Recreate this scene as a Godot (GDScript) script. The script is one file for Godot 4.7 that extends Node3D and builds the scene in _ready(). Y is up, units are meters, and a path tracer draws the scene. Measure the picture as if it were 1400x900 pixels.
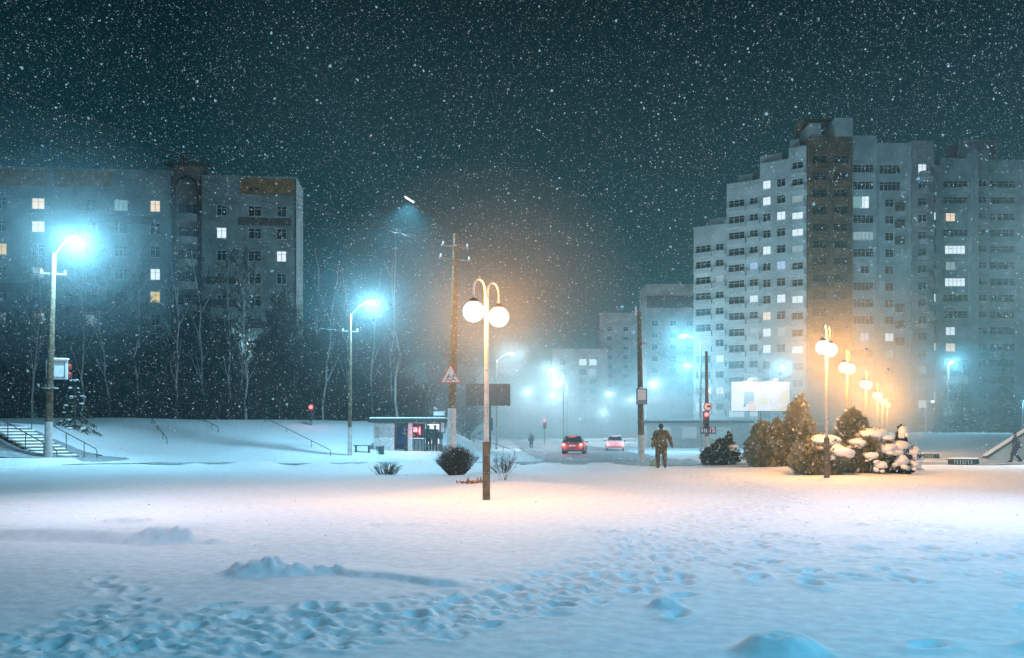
extends Node3D
# A snowy square at night: heavy snowfall, warm globe lamps, cold street lamps, apartment blocks in the haze.

class MB:
	# collects faces; quads are given counter-clockwise seen from outside
	var v := PackedVector3Array()
	var n := PackedVector3Array()
	var c := PackedColorArray()
	var uv := PackedVector2Array()
	var ix := PackedInt32Array()
	var colored := false
	var col := Color(1, 1, 1)
	func quad(a: Vector3, b: Vector3, d: Vector3, e: Vector3) -> void:
		var nn := (b - a).cross(d - a)
		if nn.length_squared() < 1e-14:
			nn = (d - a).cross(e - a)
		nn = nn.normalized()
		var k := v.size()
		v.append_array(PackedVector3Array([a, b, d, e]))
		n.append_array(PackedVector3Array([nn, nn, nn, nn]))
		uv.append_array(PackedVector2Array([Vector2(0, 1), Vector2(1, 1), Vector2(1, 0), Vector2(0, 0)]))
		c.append_array(PackedColorArray([col, col, col, col]))
		ix.append_array(PackedInt32Array([k, k + 2, k + 1, k, k + 3, k + 2]))
	func tri(a: Vector3, b: Vector3, d: Vector3) -> void:
		var nn := (b - a).cross(d - a).normalized()
		var k := v.size()
		v.append_array(PackedVector3Array([a, b, d]))
		n.append_array(PackedVector3Array([nn, nn, nn]))
		uv.append_array(PackedVector2Array([Vector2(0, 1), Vector2(1, 1), Vector2(1, 0)]))
		c.append_array(PackedColorArray([col, col, col]))
		ix.append_array(PackedInt32Array([k, k + 2, k + 1]))
	func box(ctr: Vector3, size: Vector3, b := Basis()) -> void:
		var p: Array[Vector3] = []
		for i in 8:
			p.append(ctr + b * Vector3((0.5 if i & 1 else -0.5) * size.x, (0.5 if i & 2 else -0.5) * size.y, (0.5 if i & 4 else -0.5) * size.z))
		quad(p[4], p[5], p[7], p[6]); quad(p[1], p[0], p[2], p[3])
		quad(p[5], p[1], p[3], p[7]); quad(p[0], p[4], p[6], p[2])
		quad(p[6], p[7], p[3], p[2]); quad(p[0], p[1], p[5], p[4])
	func bevel_box(ctr: Vector3, size: Vector3, w: float, b := Basis()) -> void:
		# a box with chamfered edges: octagonal in plan with chamfered top and bottom
		var rings := []
		var hs := size * 0.5
		for t in [[-hs.y, w], [-hs.y + w, 0.0], [hs.y - w, 0.0], [hs.y, w]]:
			var x: float = hs.x - t[1]
			var z: float = hs.z - t[1]
			var r := []
			for q in [[x, z - w], [x - w, z], [-x + w, z], [-x, z - w], [-x, -z + w], [-x + w, -z], [x - w, -z], [x, -z + w]]:
				r.append(ctr + b * Vector3(q[0], t[0], q[1]))
			rings.append(r)
		for k in 3:
			for i in 8:
				var j := (i + 1) % 8
				quad(rings[k][j], rings[k][i], rings[k + 1][i], rings[k + 1][j])
		for i in range(1, 7):
			tri(rings[3][0], rings[3][i + 1], rings[3][i]); tri(rings[0][0], rings[0][i], rings[0][i + 1])
	func tube(p: PackedVector3Array, r: PackedFloat32Array, sides := 6, capped := true) -> void:
		var first := v.size()
		var side := Vector3.ZERO
		for i in p.size():
			var t := (p[mini(i + 1, p.size() - 1)] - p[maxi(i - 1, 0)]).normalized()
			if i == 0:
				side = t.cross(Vector3.UP if absf(t.y) < 0.9 else Vector3.RIGHT).normalized()
			else:
				side = (side - t * side.dot(t)).normalized()
			var up := side.cross(t)
			for s in sides + 1:
				var a := TAU * s / sides
				var o := side * cos(a) + up * sin(a)
				v.append(p[i] + o * r[i]); n.append(o); c.append(col); uv.append(Vector2(float(s) / sides, i))
		for i in p.size() - 1:
			for s in sides:
				var a := first + i * (sides + 1) + s
				var b := a + sides + 1
				ix.append_array(PackedInt32Array([a, a + 1, b, a + 1, b + 1, b]))
		if capped:
			for e in [0, p.size() - 1]:
				var k := v.size()
				var base: int = first + e * (sides + 1)
				var t := (p[1] - p[0] if e == 0 else p[e] - p[e - 1]).normalized() * (-1.0 if e == 0 else 1.0)
				v.append(p[e]); n.append(t); c.append(col); uv.append(Vector2.ZERO)
				for s in sides:
					v.append(v[base + s]); n.append(t); c.append(col); uv.append(Vector2.ZERO)
				for s in sides:
					var q := k + 1 + (s + 1) % sides
					if e == 0:
						ix.append_array(PackedInt32Array([k, q, k + 1 + s]))
					else:
						ix.append_array(PackedInt32Array([k, k + 1 + s, q]))
	func rod(a: Vector3, b: Vector3, ra: float, rb := -1.0, sides := 6, capped := true) -> void:
		tube(PackedVector3Array([a, b]), PackedFloat32Array([ra, ra if rb < 0 else rb]), sides, capped)
	func lathe(prof: PackedVector2Array, sides := 16, o := Vector3.ZERO, b := Basis()) -> void:
		# profile of (radius, height), smooth
		var first := v.size()
		for i in prof.size():
			var d := prof[mini(i + 1, prof.size() - 1)] - prof[maxi(i - 1, 0)]
			var nn := Vector2(d.y, -d.x).normalized()
			for s in sides + 1:
				var a := TAU * s / sides
				v.append(o + b * Vector3(prof[i].x * cos(a), prof[i].y, prof[i].x * sin(a)))
				n.append(b * Vector3(nn.x * cos(a), nn.y, nn.x * sin(a))); c.append(col); uv.append(Vector2(float(s) / sides, i))
		for i in prof.size() - 1:
			for s in sides:
				var a := first + i * (sides + 1) + s
				var e := a + sides + 1
				ix.append_array(PackedInt32Array([a, a + 1, e, a + 1, e + 1, e]))
	func blob(ctr: Vector3, rad: Vector3, rough: float, noise: FastNoiseLite, rings := 8, sides := 12) -> void:
		# a lumpy ellipsoid
		var first := v.size()
		for i in rings + 1:
			var th := PI * i / rings
			for s in sides + 1:
				var a := TAU * (s % sides) / sides
				var d := Vector3(sin(th) * cos(a), cos(th), sin(th) * sin(a))
				var k := 1.0 + rough * noise.get_noise_3dv((ctr + d * rad) * 3.0)
				v.append(ctr + d * rad * k); n.append((d / rad).normalized()); c.append(col); uv.append(Vector2(float(s) / sides, float(i) / rings))
		for i in rings:
			for s in sides:
				var a := first + i * (sides + 1) + s
				var e := a + sides + 1
				ix.append_array(PackedInt32Array([a, e, a + 1, a + 1, e, e + 1]))
	func done() -> ArrayMesh:
		var arr := []
		arr.resize(Mesh.ARRAY_MAX)
		arr[Mesh.ARRAY_VERTEX] = v
		arr[Mesh.ARRAY_NORMAL] = n
		arr[Mesh.ARRAY_TEX_UV] = uv
		if colored:
			arr[Mesh.ARRAY_COLOR] = c
		arr[Mesh.ARRAY_INDEX] = ix
		var m := ArrayMesh.new()
		m.add_surface_from_arrays(Mesh.PRIMITIVE_TRIANGLES, arr)
		return m

var M := {}
var used := {}
var rng := RandomNumberGenerator.new()
var lumps := FastNoiseLite.new()
var drift := FastNoiseLite.new()
var unit_box: ArrayMesh

# ---------------------------------------------------------------- small helpers
func lin(r: float, g: float, b: float) -> Color:
	return Color(r, g, b).linear_to_srgb()

func mat(key: String, r: float, g: float, b: float, rough := 0.85, metal := 0.0) -> StandardMaterial3D:
	var m := StandardMaterial3D.new()
	m.resource_name = key
	m.albedo_color = lin(r, g, b)
	m.roughness = rough
	m.metallic = metal
	M[key] = m
	return m

func glow(key: String, r: float, g: float, b: float, power := 1.0) -> StandardMaterial3D:
	var m := mat(key, 0.3, 0.3, 0.3, 0.4)
	m.emission_enabled = true
	m.emission = lin(r, g, b)
	m.emission_energy_multiplier = power
	return m

func grain(m: StandardMaterial3D, freq: float, low: float, high: float, scale: float, sd: int, bump := 0.0) -> void:
	# fine and coarse patches of tone on a surface
	var f := FastNoiseLite.new()
	f.seed = sd; f.frequency = freq; f.fractal_octaves = 5
	var g := Gradient.new()
	g.set_color(0, Color(low, low, low)); g.set_color(1, Color(high, high, high))
	var t := NoiseTexture2D.new()
	t.width = 256; t.height = 256; t.seamless = true; t.noise = f; t.color_ramp = g
	m.albedo_texture = t
	m.uv1_triplanar = true; m.uv1_world_triplanar = true
	m.uv1_scale = Vector3.ONE * scale
	if bump > 0.0:
		var t2 := NoiseTexture2D.new()
		t2.width = 256; t2.height = 256; t2.seamless = true; t2.noise = f
		m.heightmap_enabled = true
		m.heightmap_texture = t2
		m.heightmap_scale = bump

func numbered(called: String) -> String:
	if not used.has(called):
		used[called] = 0
		return called
	used[called] += 1
	return "%s_%03d" % [called, used[called]]

func tag(o: Node3D, label: String, category: String, group := "") -> void:
	o.set_meta("label", label); o.set_meta("category", category)
	if group:
		o.set_meta("group", group)

func thing(called: String, label: String, category: String, at := Vector3.ZERO, turn := 0.0, group := "") -> Node3D:
	var o := Node3D.new()
	o.name = numbered(called)
	add_child(o)
	o.position = at; o.rotation.y = turn
	tag(o, label, category, group)
	return o

func part(called: String, mesh: Mesh, m: Material, parent: Node3D, xf := Transform3D()) -> MeshInstance3D:
	var o := MeshInstance3D.new()
	o.name = called
	o.mesh = mesh
	o.material_override = m
	parent.add_child(o, true)
	o.transform = xf
	return o

func setting(called: String, mesh: Mesh, m: Material) -> MeshInstance3D:
	var o := part(numbered(called), mesh, m, self)
	o.set_meta("kind", "structure")
	return o

func stuff(o: Node3D, label: String, category: String) -> void:
	o.set_meta("kind", "stuff"); o.set_meta("label", label); o.set_meta("category", category)

func copy(o: Node3D, at: Vector3, turn: float, size := 1.0) -> Node3D:
	var c: Node3D = o.duplicate()
	c.name = numbered(String(o.name).rstrip("0123456789").trim_suffix("_"))
	add_child(c)
	c.position = at; c.rotation.y = turn; c.scale = Vector3.ONE * size
	return c

func bx(ctr: Vector3, size: Vector3, bev := 0.0) -> ArrayMesh:
	var b := MB.new()
	if bev > 0.0:
		b.bevel_box(ctr, size, bev)
	else:
		b.box(ctr, size)
	return b.done()

func bulb(parent: Node3D, at: Vector3, color: Color, energy: float, size: float, reach := 400.0) -> OmniLight3D:
	var l := OmniLight3D.new()
	l.name = "light"
	parent.add_child(l, true)
	l.position = at
	l.light_color = color; l.light_energy = energy; l.light_size = size
	l.omni_range = reach; l.omni_attenuation = 2.0; l.shadow_enabled = true
	return l

func sm(a: float, b: float, x: float) -> float:
	return smoothstep(a, b, x)

# ---------------------------------------------------------------- the lie of the land (metres)
func land(x: float, z: float) -> float:
	var d := -z
	var y := -0.4 * sm(34.0, 58.0, d)
	# snow bank with the wood on top, behind the bus shelter and away to the left
	var toe := 49.0 + 8.0 * sm(-36.0, -4.0, x)
	var edge := 1.0 - sm(-6.5, 1.5, x + (d - 62.0) * 0.12)
	var bank := 2.85 * sm(toe, toe + 20.0, d) * edge
	# it comes forward round the stairs
	var lap := 2.3 * sm(21.5, 29.0, -x) * sm(39.0, 48.0, d)
	var h := clampf(0.5 + 0.5 * (bank - lap) / 1.2, 0.0, 1.0)
	y += (lerpf(lap, bank, h) + 1.2 * h * (1.0 - h)) if lap > 0.0 else bank
	# ground rises a little on the right behind the benches
	y += 1.7 * sm(58.0, 100.0, d) * sm(30.0, 48.0, x)
	# ploughed banks beside the road
	y += 0.28 * exp(-pow((d - 37.5) / 1.6, 2.0)) * (0.6 + 0.8 * drift.get_noise_2d(x * 2.0, 7.0)) * sm(-22.0, -10.0, x) * (1.0 - sm(3.5, 7.0, x))
	y += 0.22 * exp(-pow((d - 55.0) / 1.5, 2.0)) * (0.6 + 1.2 * drift.get_noise_2d(x * 3.0, 31.0)) * sm(-16.0, -9.0, x) * (1.0 - sm(16.0, 24.0, x))
	# low mound the middle lamp stands on
	y += 0.16 * exp(-(pow((x + 0.2) / 1.7, 2.0) + pow((d - 23.0) / 2.4, 2.0)))
	y += 0.10 * exp(-(pow((x - 11.0) / 6.0, 2.0) + pow((d - 30.0) / 5.0, 2.0)))
	y += 0.10 * drift.get_noise_2d(x * 0.55, z * 0.55) * sm(3.0, 14.0, d)
	return y

func at_ground(x: float, z: float, up := 0.0) -> Vector3:
	return Vector3(x, land(x, z) + up, z)

func _ready() -> void:
	rng.seed = 7
	lumps.seed = 3; lumps.frequency = 1.0; lumps.fractal_octaves = 3
	drift.seed = 11; drift.frequency = 0.22; drift.fractal_octaves = 4
	unit_box = bx(Vector3.ZERO, Vector3.ONE)
	make_camera_and_sky()
	make_materials()
	make_ground()
	make_road()
	make_left_block()
	make_tower()
	make_far_buildings()
	make_wood()
	make_lamps()
	make_poles_and_wires()
	make_bus_stop()
	make_plants()
	make_cars()
	make_signs()
	make_stairs_and_benches()
	make_people()
	make_snowfall()

# ---------------------------------------------------------------- camera, sky, air, exposure
func make_camera_and_sky() -> void:
	var cam := Camera3D.new()
	cam.name = "camera"
	add_child(cam)
	cam.position = Vector3(0, 1.5, 0)
	cam.near = 0.1; cam.far = 1500.0
	cam.projection = Camera3D.PROJECTION_FRUSTUM   # level camera with a risen lens: uprights stay upright
	cam.size = 2.0 * 0.1 * 0.375
	cam.frustum_offset = Vector2(0, 0.1 * 0.11667)
	cam.current = true
	var e := Environment.new()
	e.tonemap_mode = Environment.TONE_MAPPER_LINEAR
	e.tonemap_exposure = 1.0
	e.background_mode = Environment.BG_SKY
	var sky := ProceduralSkyMaterial.new()
	sky.sky_top_color = lin(0.0001, 0.003, 0.004)
	sky.sky_horizon_color = lin(0.010, 0.095, 0.125)
	sky.sky_curve = 0.14
	sky.ground_bottom_color = lin(0.002, 0.010, 0.014)
	sky.ground_horizon_color = lin(0.02, 0.08, 0.10)
	sky.sun_angle_max = 0.1
	e.sky = Sky.new()
	e.sky.sky_material = sky
	e.background_energy_multiplier = 1.0
	e.fog_enabled = false
	e.volumetric_fog_enabled = true     # falling snow too fine to see flake by flake, scattering forward
	e.volumetric_fog_density = 0.0
	e.volumetric_fog_albedo = lin(0.40, 0.90, 1.0)
	e.volumetric_fog_anisotropy = 0.3
	e.sdfgi_enabled = true; e.ssao_enabled = true; e.ssil_enabled = true
	var w := WorldEnvironment.new()
	w.name = "environment"
	w.environment = e
	add_child(w)
	# blown snow hangs near the ground: thin over the bank, thicker over the square, thickest along the side road
	haze(Vector3(274, 14, 404), Vector3(-143, 5.5, -218), 0.0010, "thin haze of blown snow over the bank and the wood")
	haze(Vector3(286, 14, 404), Vector3(137.02, 5.5, -218), 0.0040, "haze of fine blown snow hanging over the square")
	haze(Vector3(70, 9, 130), Vector3(22, 3.6, -142), 0.0080, "dense low snow cloud along the side road", true)

func haze(size: Vector3, at: Vector3, density: float, label: String, pale := false) -> void:
	var h := FogVolume.new()
	h.name = numbered("snow_haze")
	h.size = size; h.position = at
	var hm := FogMaterial.new()
	hm.density = density
	hm.albedo = lin(0.86, 0.95, 1.0) if pale else lin(0.40, 0.90, 1.0)
	h.material = hm
	add_child(h)
	stuff(h, label, "haze")

func halo_haze(at: Vector3, sizes: Array, density: float, tone: Color, label: String) -> void:
	# extra haze added for the lamp halo: uneven puffs nested to thin out softly
	var r := RandomNumberGenerator.new()
	r.seed = int(absf(at.x * 131.0 + at.z * 17.0)) + 3
	var o := Node3D.new()
	o.name = numbered("snow_haze")
	add_child(o)
	o.position = at
	stuff(o, label, "haze")
	for k in sizes:
		var h := FogVolume.new()
		h.name = "puff"
		h.shape = RenderingServer.FOG_VOLUME_SHAPE_ELLIPSOID
		h.size = Vector3(r.randf_range(1.8, 2.2), r.randf_range(1.7, 2.1), r.randf_range(1.8, 2.2)) * k
		h.position = Vector3(r.randf_range(-0.12, 0.12), r.randf_range(-0.12, 0.08), r.randf_range(-0.12, 0.12)) * k
		h.rotation.y = r.randf() * 3.0
		var hm := FogMaterial.new()
		hm.density = density
		hm.albedo = tone
		h.material = hm
		o.add_child(h, true)

func make_materials() -> void:
	var s := mat("snow", 0.86, 0.88, 0.91, 0.75)
	grain(s, 0.02, 0.90, 1.0, 0.9, 21, 0.55)
	mat("snow_lump", 0.86, 0.88, 0.91, 0.8)
	var fl := mat("flake", 0.90, 0.92, 0.95, 0.9)
	fl.backlight_enabled = true; fl.backlight = Color(1, 1, 1)
	var r := mat("packed_snow", 0.50, 0.52, 0.55, 0.7)
	grain(r, 0.03, 0.55, 1.0, 0.25, 22, 1.5)
	var f := mat("panel_wall", 0.31, 0.41, 0.41); grain(f, 0.01, 0.72, 1.0, 0.09, 23)
	f = mat("tower_wall", 0.54, 0.63, 0.63); grain(f, 0.01, 0.75, 1.0, 0.08, 24)
	f = mat("brown_wall", 0.24, 0.13, 0.07); grain(f, 0.01, 0.65, 1.0, 0.1, 25)
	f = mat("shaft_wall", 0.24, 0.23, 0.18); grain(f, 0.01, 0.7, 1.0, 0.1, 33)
	f = mat("ochre_panel", 0.46, 0.24, 0.06); grain(f, 0.02, 0.6, 1.0, 0.2, 26)
	f = mat("brown_panel", 0.15, 0.12, 0.11); grain(f, 0.02, 0.6, 1.0, 0.2, 27)
	f = mat("far_wall", 0.45, 0.46, 0.46); grain(f, 0.01, 0.7, 1.0, 0.07, 28)
	f = mat("concrete_pole", 0.24, 0.18, 0.11); grain(f, 0.02, 0.55, 1.0, 0.6, 29, 0.6)
	f = mat("whitewash", 0.72, 0.72, 0.70); grain(f, 0.02, 0.75, 1.0, 0.7, 30, 0.3)
	f = mat("pale_paint", 0.62, 0.60, 0.56, 0.5); grain(f, 0.03, 0.7, 1.0, 0.8, 31)
	mat("dark_trim", 0.03, 0.035, 0.035)
	mat("window_frame", 0.55, 0.57, 0.57, 0.5)
	mat("brown_frame", 0.12, 0.10, 0.08, 0.6)
	mat("dark_glass", 0.012, 0.016, 0.018, 0.08)
	glow("lit_white", 0.78, 0.92, 1.0, 1.0)
	glow("lit_warm", 1.0, 0.78, 0.55, 0.9)
	glow("lit_yellow", 1.0, 0.70, 0.26, 0.75)
	glow("lit_dim", 0.45, 0.62, 0.66, 0.5)
	glow("lit_green", 0.30, 0.62, 0.62, 0.45)
	glow("lit_blue", 0.42, 0.62, 1.0, 0.75)
	glow("globe_glow", 0.95, 0.90, 0.90, 1.0)
	glow("lens_glow", 0.95, 0.99, 1.0, 3.0)
	glow("red_glow", 1.0, 0.015, 0.012, 2.4)
	glow("brake_glow", 1.0, 0.05, 0.04, 1.6)
	glow("panel_glow", 0.84, 0.90, 0.97, 1.3)
	mat("grey_metal", 0.25, 0.27, 0.27, 0.45, 0.6)
	mat("dark_metal", 0.03, 0.035, 0.04, 0.5, 0.3)
	mat("green_metal", 0.025, 0.09, 0.085, 0.5)
	mat("sign_white", 0.75, 0.76, 0.78, 0.5)
	mat("sign_red", 0.50, 0.06, 0.03, 0.5)
	mat("sign_blue", 0.03, 0.05, 0.20, 0.5)
	mat("black_print", 0.015, 0.015, 0.018, 0.6)
	mat("birch_bark", 0.30, 0.31, 0.29)
	mat("dark_bark", 0.07, 0.06, 0.05)
	mat("twig", 0.035, 0.032, 0.028)
	mat("needle", 0.030, 0.042, 0.024)
	var th := mat("thuja", 0.16, 0.16, 0.06)
	th.backlight_enabled = true; th.backlight = Color(0.7, 0.7, 0.7)
	mat("dry_leaf", 0.30, 0.13, 0.03)
	mat("tyre", 0.015, 0.015, 0.015)
	mat("rubber_seal", 0.02, 0.02, 0.02)

# ---------------------------------------------------------------- ground
func trail(pts: Array, width: float, per_metre: float, dents: Array, deep := 1.0) -> void:
	# trampled path: many overlapping boot prints scattered along a line of (x, z)
	for i in pts.size() - 1:
		var a: Vector2 = pts[i]
		var b: Vector2 = pts[i + 1]
		var dir := (b - a).normalized()
		var side := Vector2(-dir.y, dir.x)
		for k in int(a.distance_to(b) * per_metre):
			var p := a.lerp(b, rng.randf()) + side * rng.randfn(0.0, width)
			dents.append([p.x, p.y, rng.randf_range(0.045, 0.095), rng.randf_range(0.08, 0.17), atan2(dir.x, dir.y) + rng.randfn(0.0, 0.6), deep * rng.randf_range(0.012, 0.05)])

func make_ground() -> void:
	var xs := PackedFloat32Array()
	var half: Array[float] = []
	var x := 0.0
	var step := 0.032
	while x < 320.0:
		half.append(x)
		if x > 6.8:
			step *= 1.07
		x += step
	for i in range(half.size() - 1, 0, -1):
		xs.append(-half[i])
	for h in half:
		xs.append(h)
	var ds := PackedFloat32Array()   # distance in front of the viewpoint, growing
	for b in [-60.0, -40.0, -25.0, -15.0, -9.0, -5.0, -2.0, 0.5, 2.0, 3.0, 3.6, 4.1]:
		ds.append(b)
	var d := 4.4
	while d < 480.0:
		ds.append(d)
		d += 0.034 * pow(d / 6.0, 1.33)
	var nx := xs.size()
	var nd := ds.size()
	var hgt := PackedFloat32Array()
	hgt.resize(nx * nd)
	var rough := PackedFloat32Array()
	rough.resize(nx * nd)
	var pit := PackedFloat32Array()
	pit.resize(nx * nd)
	var rim := PackedFloat32Array()
	rim.resize(nx * nd)
	for j in nd:
		for i in nx:
			hgt[j * nx + i] = land(xs[i], -ds[j])
	var dents := []
	trail([Vector2(-4.6, -5.6), Vector2(-3.0, -6.3), Vector2(-1.6, -6.5), Vector2(-0.6, -7.4), Vector2(0.35, -8.4), Vector2(1.3, -9.6), Vector2(2.0, -11.5), Vector2(3.0, -14.2), Vector2(4.6, -17.0), Vector2(6.4, -22.0), Vector2(6.2, -30.0)], 0.33, 85.0, dents)
	trail([Vector2(-3.6, -7.4), Vector2(-2.6, -7.0), Vector2(-1.0, -6.7), Vector2(-0.2, -7.1)], 0.22, 30.0, dents, 0.8)
	trail([Vector2(1.3, -9.6), Vector2(2.2, -10.4), Vector2(3.3, -10.9), Vector2(4.2, -9.8), Vector2(6.0, -9.2)], 0.30, 16.0, dents, 0.8)
	trail([Vector2(2.0, -11.5), Vector2(4.2, -12.4), Vector2(6.0, -13.0), Vector2(8.5, -12.5)], 0.5, 20.0, dents, 0.8)
	trail([Vector2(6.2, -18.0), Vector2(6.0, -24.0), Vector2(6.3, -33.0)], 0.25, 14.0, dents, 0.8)
	trail([Vector2(6.4, -15.2), Vector2(7.0, -12.8), Vector2(7.8, -11.6)], 0.22, 30.0, dents)
	trail([Vector2(-3.0, -7.2), Vector2(-3.9, -8.6), Vector2(-4.3, -9.6)], 0.10, 5.0, dents)
	for p in [[1.35, -7.2], [1.12, -8.3], [1.55, -8.0], [3.5, -9.0], [3.0, -9.3], [2.5, -9.7], [3.1, -8.9], [4.0, -8.6], [2.9, -6.1], [4.4, -7.4], [1.7, -11.9], [1.9, -11.2], [1.2, -13.3], [4.5, -11.1], [5.2, -10.4]]:
		dents.append([p[0], p[1], 0.08, 0.15, rng.randf_range(-1.2, 1.2), rng.randf_range(0.05, 0.09)])
	for i in 70:
		var w := [Vector2(-4.0, -6.0), Vector2(-1.8, -6.6), Vector2(0.0, -8.0), Vector2(1.3, -9.6), Vector2(2.4, -12.5), Vector2(4.6, -17.0)]
		var k: int = rng.randi_range(0, 4)
		var p: Vector2 = w[k].lerp(w[k + 1], rng.randf()) + Vector2(rng.randfn(0, 0.4), rng.randfn(0, 0.4))
		dents.append([p.x, p.y, rng.randf_range(0.07, 0.10), rng.randf_range(0.13, 0.20), rng.randf_range(-0.9, 0.9), rng.randf_range(0.05, 0.10)])
	for i in 60:
		var p := Vector2(rng.randf_range(1.0, 7.5), -rng.randf_range(8.0, 15.0))
		dents.append([p.x, p.y, rng.randf_range(0.06, 0.09), rng.randf_range(0.11, 0.17), rng.randf_range(-0.9, 0.9), rng.randf_range(0.05, 0.10)])
	for q in dents:
		var reach: float = q[3] * 2.6
		var i0 := maxi(xs.bsearch(q[0] - reach), 0)
		var i1 := mini(xs.bsearch(q[0] + reach), nx - 1)
		var j0 := maxi(ds.bsearch(-q[1] - reach), 0)
		var j1 := mini(ds.bsearch(-q[1] + reach), nd - 1)
		var ca := cos(q[4])
		var sa := sin(q[4])
		for j in range(j0, j1 + 1):
			for i in range(i0, i1 + 1):
				var px: float = xs[i] - q[0]
				var pz: float = -ds[j] - q[1]
				var u: float = (px * ca - pz * sa) / q[2]
				var w: float = (px * sa + pz * ca) / q[3]
				var r := u * u + w * w
				if r < 7.0:
					pit[j * nx + i] = maxf(pit[j * nx + i], q[5] * exp(-r * r * 0.8) * (0.8 + 0.5 * lumps.get_noise_2d(xs[i] * 9.0, ds[j] * 9.0)))
					rim[j * nx + i] = maxf(rim[j * nx + i], q[5] * 0.35 * exp(-pow(sqrt(r) - 1.4, 2.0) * 3.0))
					rough[j * nx + i] = minf(rough[j * nx + i] + 0.25 * exp(-r * 0.4), 1.0)
	# heaps and drift edges in front
	var heaps := [[-2.75, -9.35, 0.26, 0.22, 0.12], [-2.42, -9.3, 0.20, 0.16, 0.09], [-2.15, -9.35, 0.16, 0.12, 0.06], [-1.92, -9.4, 0.12, 0.1, 0.04], [-4.85, -12.1, 0.24, 0.2, 0.07], [-4.5, -12.0, 0.15, 0.12, 0.08], [-4.0, -11.9, 0.16, 0.09, 0.05], [1.82, -5.95, 0.24, 0.20, 0.13], [-6.1, -14.0, 0.4, 0.3, 0.08], [1.32, -7.55, 0.12, 0.1, 0.07], [-2.0, -13.8, 0.2, 0.1, 0.04], [-1.5, -13.7, 0.2, 0.1, 0.04], [3.7, -6.05, 0.22, 0.12, 0.05]]
	for j in nd:
		if ds[j] < 4.0 or ds[j] > 40.0:
			continue
		for i in nx:
			var px := xs[i]
			if absf(px) > 14.0:
				continue
			var dd := ds[j]
			var k := j * nx + i
			hgt[k] += rim[k] - pit[k]
			for h in heaps:
				var u: float = (px - h[0]) / h[2]
				var w: float = (dd + h[1]) / h[3]
				var r := u * u + w * w
				if r < 9.0:
					hgt[k] += h[4] * exp(-r * r * 0.6) * (1.0 + (0.15 if h[0] > 1.8 else 0.5) * lumps.get_noise_2d(px * 6.0, dd * 6.0))
					rough[k] = minf(rough[k] + 0.7 * exp(-r), 1.0)
			# drift edge running from the heap to the trail
			if px > -1.9 and px < -0.2:
				var line := 9.35 - 0.55 * (px + 1.9) + 0.10 * lumps.get_noise_2d(px * 2.0, 3.0)
				var o := dd - line
				hgt[k] += 0.05 * sm(-0.10, 0.0, o) * (1.0 - sm(0.05, 0.9, o)) * (1.0 - sm(-0.7, -0.2, px))
			# step of the ploughed edge on the left
			if px < -3.9:
				var o2 := dd - (12.1 - 0.04 * (px + 4.7) + 0.12 * lumps.get_noise_2d(px * 0.9, 9.0))
				hgt[k] += 0.13 * sm(-0.35, 0.0, o2) * (1.0 - sm(0.2, 3.0, o2)) * (1.0 - sm(-4.6, -3.9, px))
			hgt[k] += 0.006 * drift.get_noise_2d(px * 8.0, dd * 8.0) + (0.0025 + 0.028 * rough[k]) * lumps.get_noise_2d(px * 5.5, dd * 5.5)
	var v := PackedVector3Array()
	var n := PackedVector3Array()
	v.resize(nx * nd); n.resize(nx * nd)
	for j in nd:
		for i in nx:
			v[j * nx + i] = Vector3(xs[i], hgt[j * nx + i], -ds[j])
	for j in nd:
		for i in nx:
			var a := v[j * nx + maxi(i - 1, 0)]
			var b := v[j * nx + mini(i + 1, nx - 1)]
			var c := v[maxi(j - 1, 0) * nx + i]
			var e := v[mini(j + 1, nd - 1) * nx + i]
			n[j * nx + i] = (b - a).cross(e - c).normalized()
	var ix := PackedInt32Array()
	ix.resize((nx - 1) * (nd - 1) * 6)
	var t := 0
	for j in nd - 1:
		for i in nx - 1:
			var a := j * nx + i
			var b := a + nx
			for q in [a, b, a + 1, a + 1, b, b + 1]:   # clockwise from above
				ix[t] = q
				t += 1
	var arr := []
	arr.resize(Mesh.ARRAY_MAX)
	arr[Mesh.ARRAY_VERTEX] = v
	arr[Mesh.ARRAY_NORMAL] = n
	arr[Mesh.ARRAY_INDEX] = ix
	var m := ArrayMesh.new()
	m.add_surface_from_arrays(Mesh.PRIMITIVE_TRIANGLES, arr)
	var g := setting("ground", m, M.snow)
	g.set_meta("label", "deep trampled snow covering the whole square")

func strip(a: Vector2, b: Vector2, w: float, along: int, across: int, up: float, wob := 0.0) -> MB:
	var o := MB.new()
	var dir := (b - a).normalized()
	var side := Vector2(-dir.y, dir.x)
	var g := []
	for i in along + 1:
		var row := []
		for k in across + 1:
			var f := float(k) / across - 0.5
			var p := a.lerp(b, float(i) / along) + side * (f * (w + wob * lumps.get_noise_2d(i * 0.6, f * 9.0)))
			row.append(Vector3(p.x, land(p.x, p.y) + up + 0.05 * lumps.get_noise_2d(p.x * 1.3, p.y * 1.3) * (1.0 - absf(f) * 2.0), p.y))
		g.append(row)
	for i in along:
		for k in across:
			var q := [g[i][k], g[i + 1][k], g[i + 1][k + 1], g[i][k + 1]]
			if (q[1] - q[0]).cross(q[2] - q[0]).y < 0:
				q = [g[i][k], g[i][k + 1], g[i + 1][k + 1], g[i + 1][k]]
			o.quad(q[0], q[1], q[2], q[3])
	return o

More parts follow.
